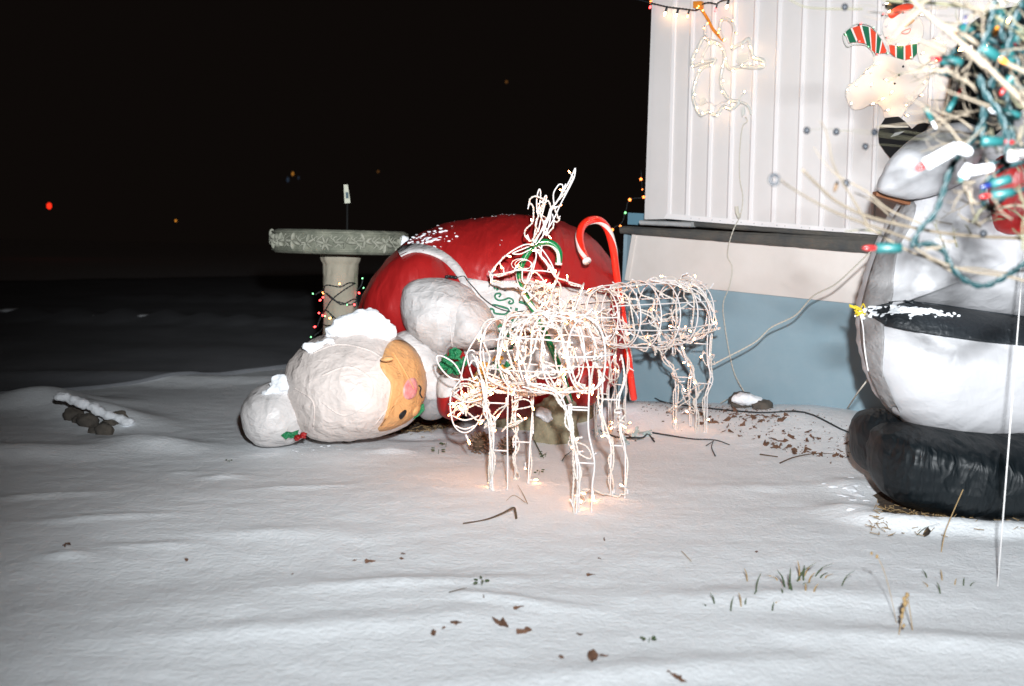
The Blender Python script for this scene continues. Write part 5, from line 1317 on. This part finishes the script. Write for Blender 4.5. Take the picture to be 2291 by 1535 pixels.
stick('broken brown twig lying in front of the grazing deer', [(1155, 1160), (1153, 1145, .02), (1148, 1136, .03), (1120, 1150, .01), (1085, 1163), (1036, 1171)], .0055)
stick('thin straw bent into a hook under the grazing deer', [(1180, 1127), (1170, 1105, .01), (1158, 1085, .02)], .0018, 'straw'); stick('pale straw lying under the grazing deer', [(1175, 1124), (1150, 1108), (1133, 1120)], .0014, 'straw')
stick('reddish stem lying beside the green sprig', [(1005, 1325), (1030, 1318), (1045, 1315)], .0015); stick('dark twig slanting on the snow near the black base', [(1745, 1036), (1780, 1022), (1830, 1012), (1870, 1007)], .004, taper=.3)
stick('dark twig near the middle of the leaf scatter', [(1700, 1016), (1740, 1022)], .004); stick('forked end of a black twig behind the deer', [(1600, 1020), (1592, 1000), (1597, 985)], .004, 'blackwire'); stick('short branch of the black twig behind the deer', [(1580, 997), (1597, 986)], .003, 'blackwire')
stick('long black twig snaking over the snow behind the deer', [(1460, 966), (1500, 974), (1550, 982), (1600, 984), (1632, 995)], .0055, 'blackwire')
stick('dark blade leaning by the tan rock', [(1195, 985), (1205, 1005, .01), (1216, 1025)], .004, 'grass'); stick('green blade on the snow left of the hind legs', [(1258, 1030), (1265, 1020), (1280, 1008)], .003, 'grass')
stick('black cable looping out beside the deer hind legs', [(1340, 937), (1380, 936, .01), (1420, 932, .03), (1440, 940, .02), (1450, 970), (1464, 988)], .005, 'blackwire', name='black_cable', taper=.9)
stick('black cable running along the foot of the blue skirting', [(1420, 889), (1445, 882, .03), (1480, 898), (1520, 906), (1600, 915), (1700, 922), (1800, 932), (1900, 945), (1960, 952)], .005, 'blackwire', name='black_cable', taper=.9)
q = stick('white cord end curling over the rock at the blue skirting', [(1668, 884, .05), (1650, 885, .05), (1630, 892, .03), (1612, 902, .01)], .003, 'cordy', name='white_cord', taper=.9)
stick('stray reddish straw on the middle snow', [(1525, 1233), (1547, 1256)], .0012, 'straw')
# snow crumbs near the base of the black inflatable and clods by the head
mb = MB()
for i in range(110):
    x, y = (r2.gauss(1905, 20), r2.gauss(1100, 14)) if i < 60 else (r2.uniform(560, 900), r2.gauss(1002, 7))
    g = G(x, y); s = r2.uniform(.008, .020) if i < 60 else r2.uniform(.004, .012); ellipsoid(mb, g - Vector((0, 0, s * .3)), (s * 1.5, s, s * .5), None, 8, 5, nz=.4, seed=i)
mb = meld(mb, .006, .003)
tag(mb.build('snow_crumbs', 'snowlump'), kind='stuff')

mb = MB()
for i in range(520):
    t = r2.random(); x = 1430 + 520 * t; y = 895 + (x - 1400) * .06 + abs(r2.gauss(0, 26)) * (.4 + t)
    g = G(x, y, .001); l = r2.uniform(.003, .011); a = r2.uniform(0, 6.28)
    u = Vector((math.cos(a), math.sin(a), .2)) * l; v = Vector((-math.sin(a), math.cos(a), .1)) * l * .5
    mb.add([g - u, g - v, g + u, g + v, g + Vector((0, 0, .003))], [(0, 1, 4), (1, 2, 4), (2, 3, 4), (3, 0, 4), (3, 2, 1, 0)])
tag(mb.build('leaf_litter', 'leaf'), kind='stuff')
# screws along the lower edge of the siding
for a in rib_b[1:-1]:
    for q in (12, 30):
        mb = MB(); c = W(a + q, ybot(a + q) + 5, .024); ellipsoid(mb, c, .0035, None, 8, 5); mb.build('screw', 'board', home)
# litter on the bare soil
mb = MB()
for i in range(420):
    x, y = (r2.uniform(1950, 2330), r2.gauss(1150, 10)) if i < 260 else (r2.uniform(770, 1050), r2.gauss(958, 9))
    g = G(x, y, .016); a = r2.uniform(0, 3.14); l = r2.uniform(.01, .04); tube(mb, [g, g + Vector((math.cos(a) * l, math.sin(a) * l, r2.uniform(-.004, .014)))], .0014, 4)
tag(mb.build('dead_grass', 'straw'), kind='stuff')

# =================================================================== FAR LIGHTS AND SIGN
def farlamp(px, py, D, r, m, lab, name='distant_lamp', sz=1.0):
    p = P(px, py, D); mb = MB(); q = r * D / FPX
    ellipsoid(mb, p, (q, q, q * sz), None, 12, 8, nz=.2, seed=px); o = mb.build(name, m); return tag(o, lab, 'lamp')
M['far_red'] = mat('far_red', (.5, 0, 0), .5, emit=((1, .03, .01), 1.6)); M['far_amber'] = mat('far_amber', (.5, .2, 0), .5, emit=((1, .36, .04), 1.0))
M['far_dim'] = mat('far_dim', (.2, .1, 0), .5, emit=((1, .4, .1), .10)); M['far_blue'] = mat('far_blue', (.1, .1, .2), .5, emit=((.3, .5, .8), .05))
M['string_orange'] = mat('string_orange', (.5, .2, 0), .5, emit=((1, .22, .05), 5)); M['string_green'] = mat('string_green', (.1, .5, .2), .5, emit=((.3, .95, .35), 2.5))
farlamp(110, 461, 40, 5, 'far_red', 'red distant lamp glowing alone in the dark', sz=1.3); farlamp(393, 494, 40, 2, 'far_amber', 'small amber distant lamp in the dark beyond the driveway')
farlamp(655, 389, 45, 2.4, 'far_amber', 'amber distant lamp high above the bird bath bowl', sz=1.8).data.materials.__setitem__(0, mat('far_amber2', (.3, .1, 0), .5, emit=((1, .4, .06), .35)))
farlamp(846, 384, 45, 2.5, 'far_dim', 'faint dim lamp between the white sign and the red dress'); farlamp(1133, 183, 45, 3, 'far_dim', 'very faint speck of light high in the dark'); 
farlamp(644, 402, 45, 2.6, 'far_blue', 'bluish faint gleam under the amber distant lamp', sz=2.2); farlamp(668, 398, 45, 2, 'far_blue', 'second bluish gleam beside the amber distant lamp', sz=1.5)
fs = thing('light_string', 'coloured lights shining in the dark just beyond the corner of the home', 'string lights', P(1420, 480, 8.5))
mb = MB()
for x, y, k, r in [(1434, 401, 'string_orange', 3), (1437, 424, 'string_orange', 1.5), (1440, 441, 'string_orange', 3), (1409, 447, 'string_orange', 3.2), (1399, 476, 'string_green', 2.4), (1398, 581, 'string_green', 2.3), (1370, 514, 'string_orange', 3), (1388, 506, 'string_orange', 2.6), (1457, 5, 'string_orange', 4)]:
    p = P(x, y, 8.3); b = MB(); ellipsoid(b, p, r * 8.3 / FPX, None, 10, 7); b.build('lamp', k, fs)
tube(mb, smooth_path([P(x, y, 8.32) for x, y in [(1434, 380), (1437, 424), (1440, 441), (1409, 447), (1399, 476), (1390, 500), (1370, 514), (1380, 550), (1398, 581)]], 5), .003, 5); mb.build('cable', 'blackwire', fs)
sg = thing('sign_post', 'narrow white sign with a dark blue square on a thin dark post', 'sign', P(776, 600, 8.2))
Ps = [P(769, 413, 8.2), P(778, 413, 8.2), P(784, 454, 8.2), P(771, 455, 8.2)]
mb = MB(); slab(mb, Ps, Vector((0, -1, 0)), .004); mb.build('sign_panel', 'signw', sg, smooth=False)
mb = MB(); slab(mb, [P(773, 430, 8.19), P(779, 430, 8.19), P(780, 444, 8.19), P(774, 444, 8.19)], Vector((0, -1, 0)), .004); mb.build('sign_symbol', 'signb', sg, smooth=False)
tp = P(777, 456, 8.22); mb = MB(); tube(mb, [Vector((tp.x, tp.y, -.1)), Vector((tp.x, tp.y, tp.z + .15))], .008, 6); mb.build('post', 'darkmetal', sg)
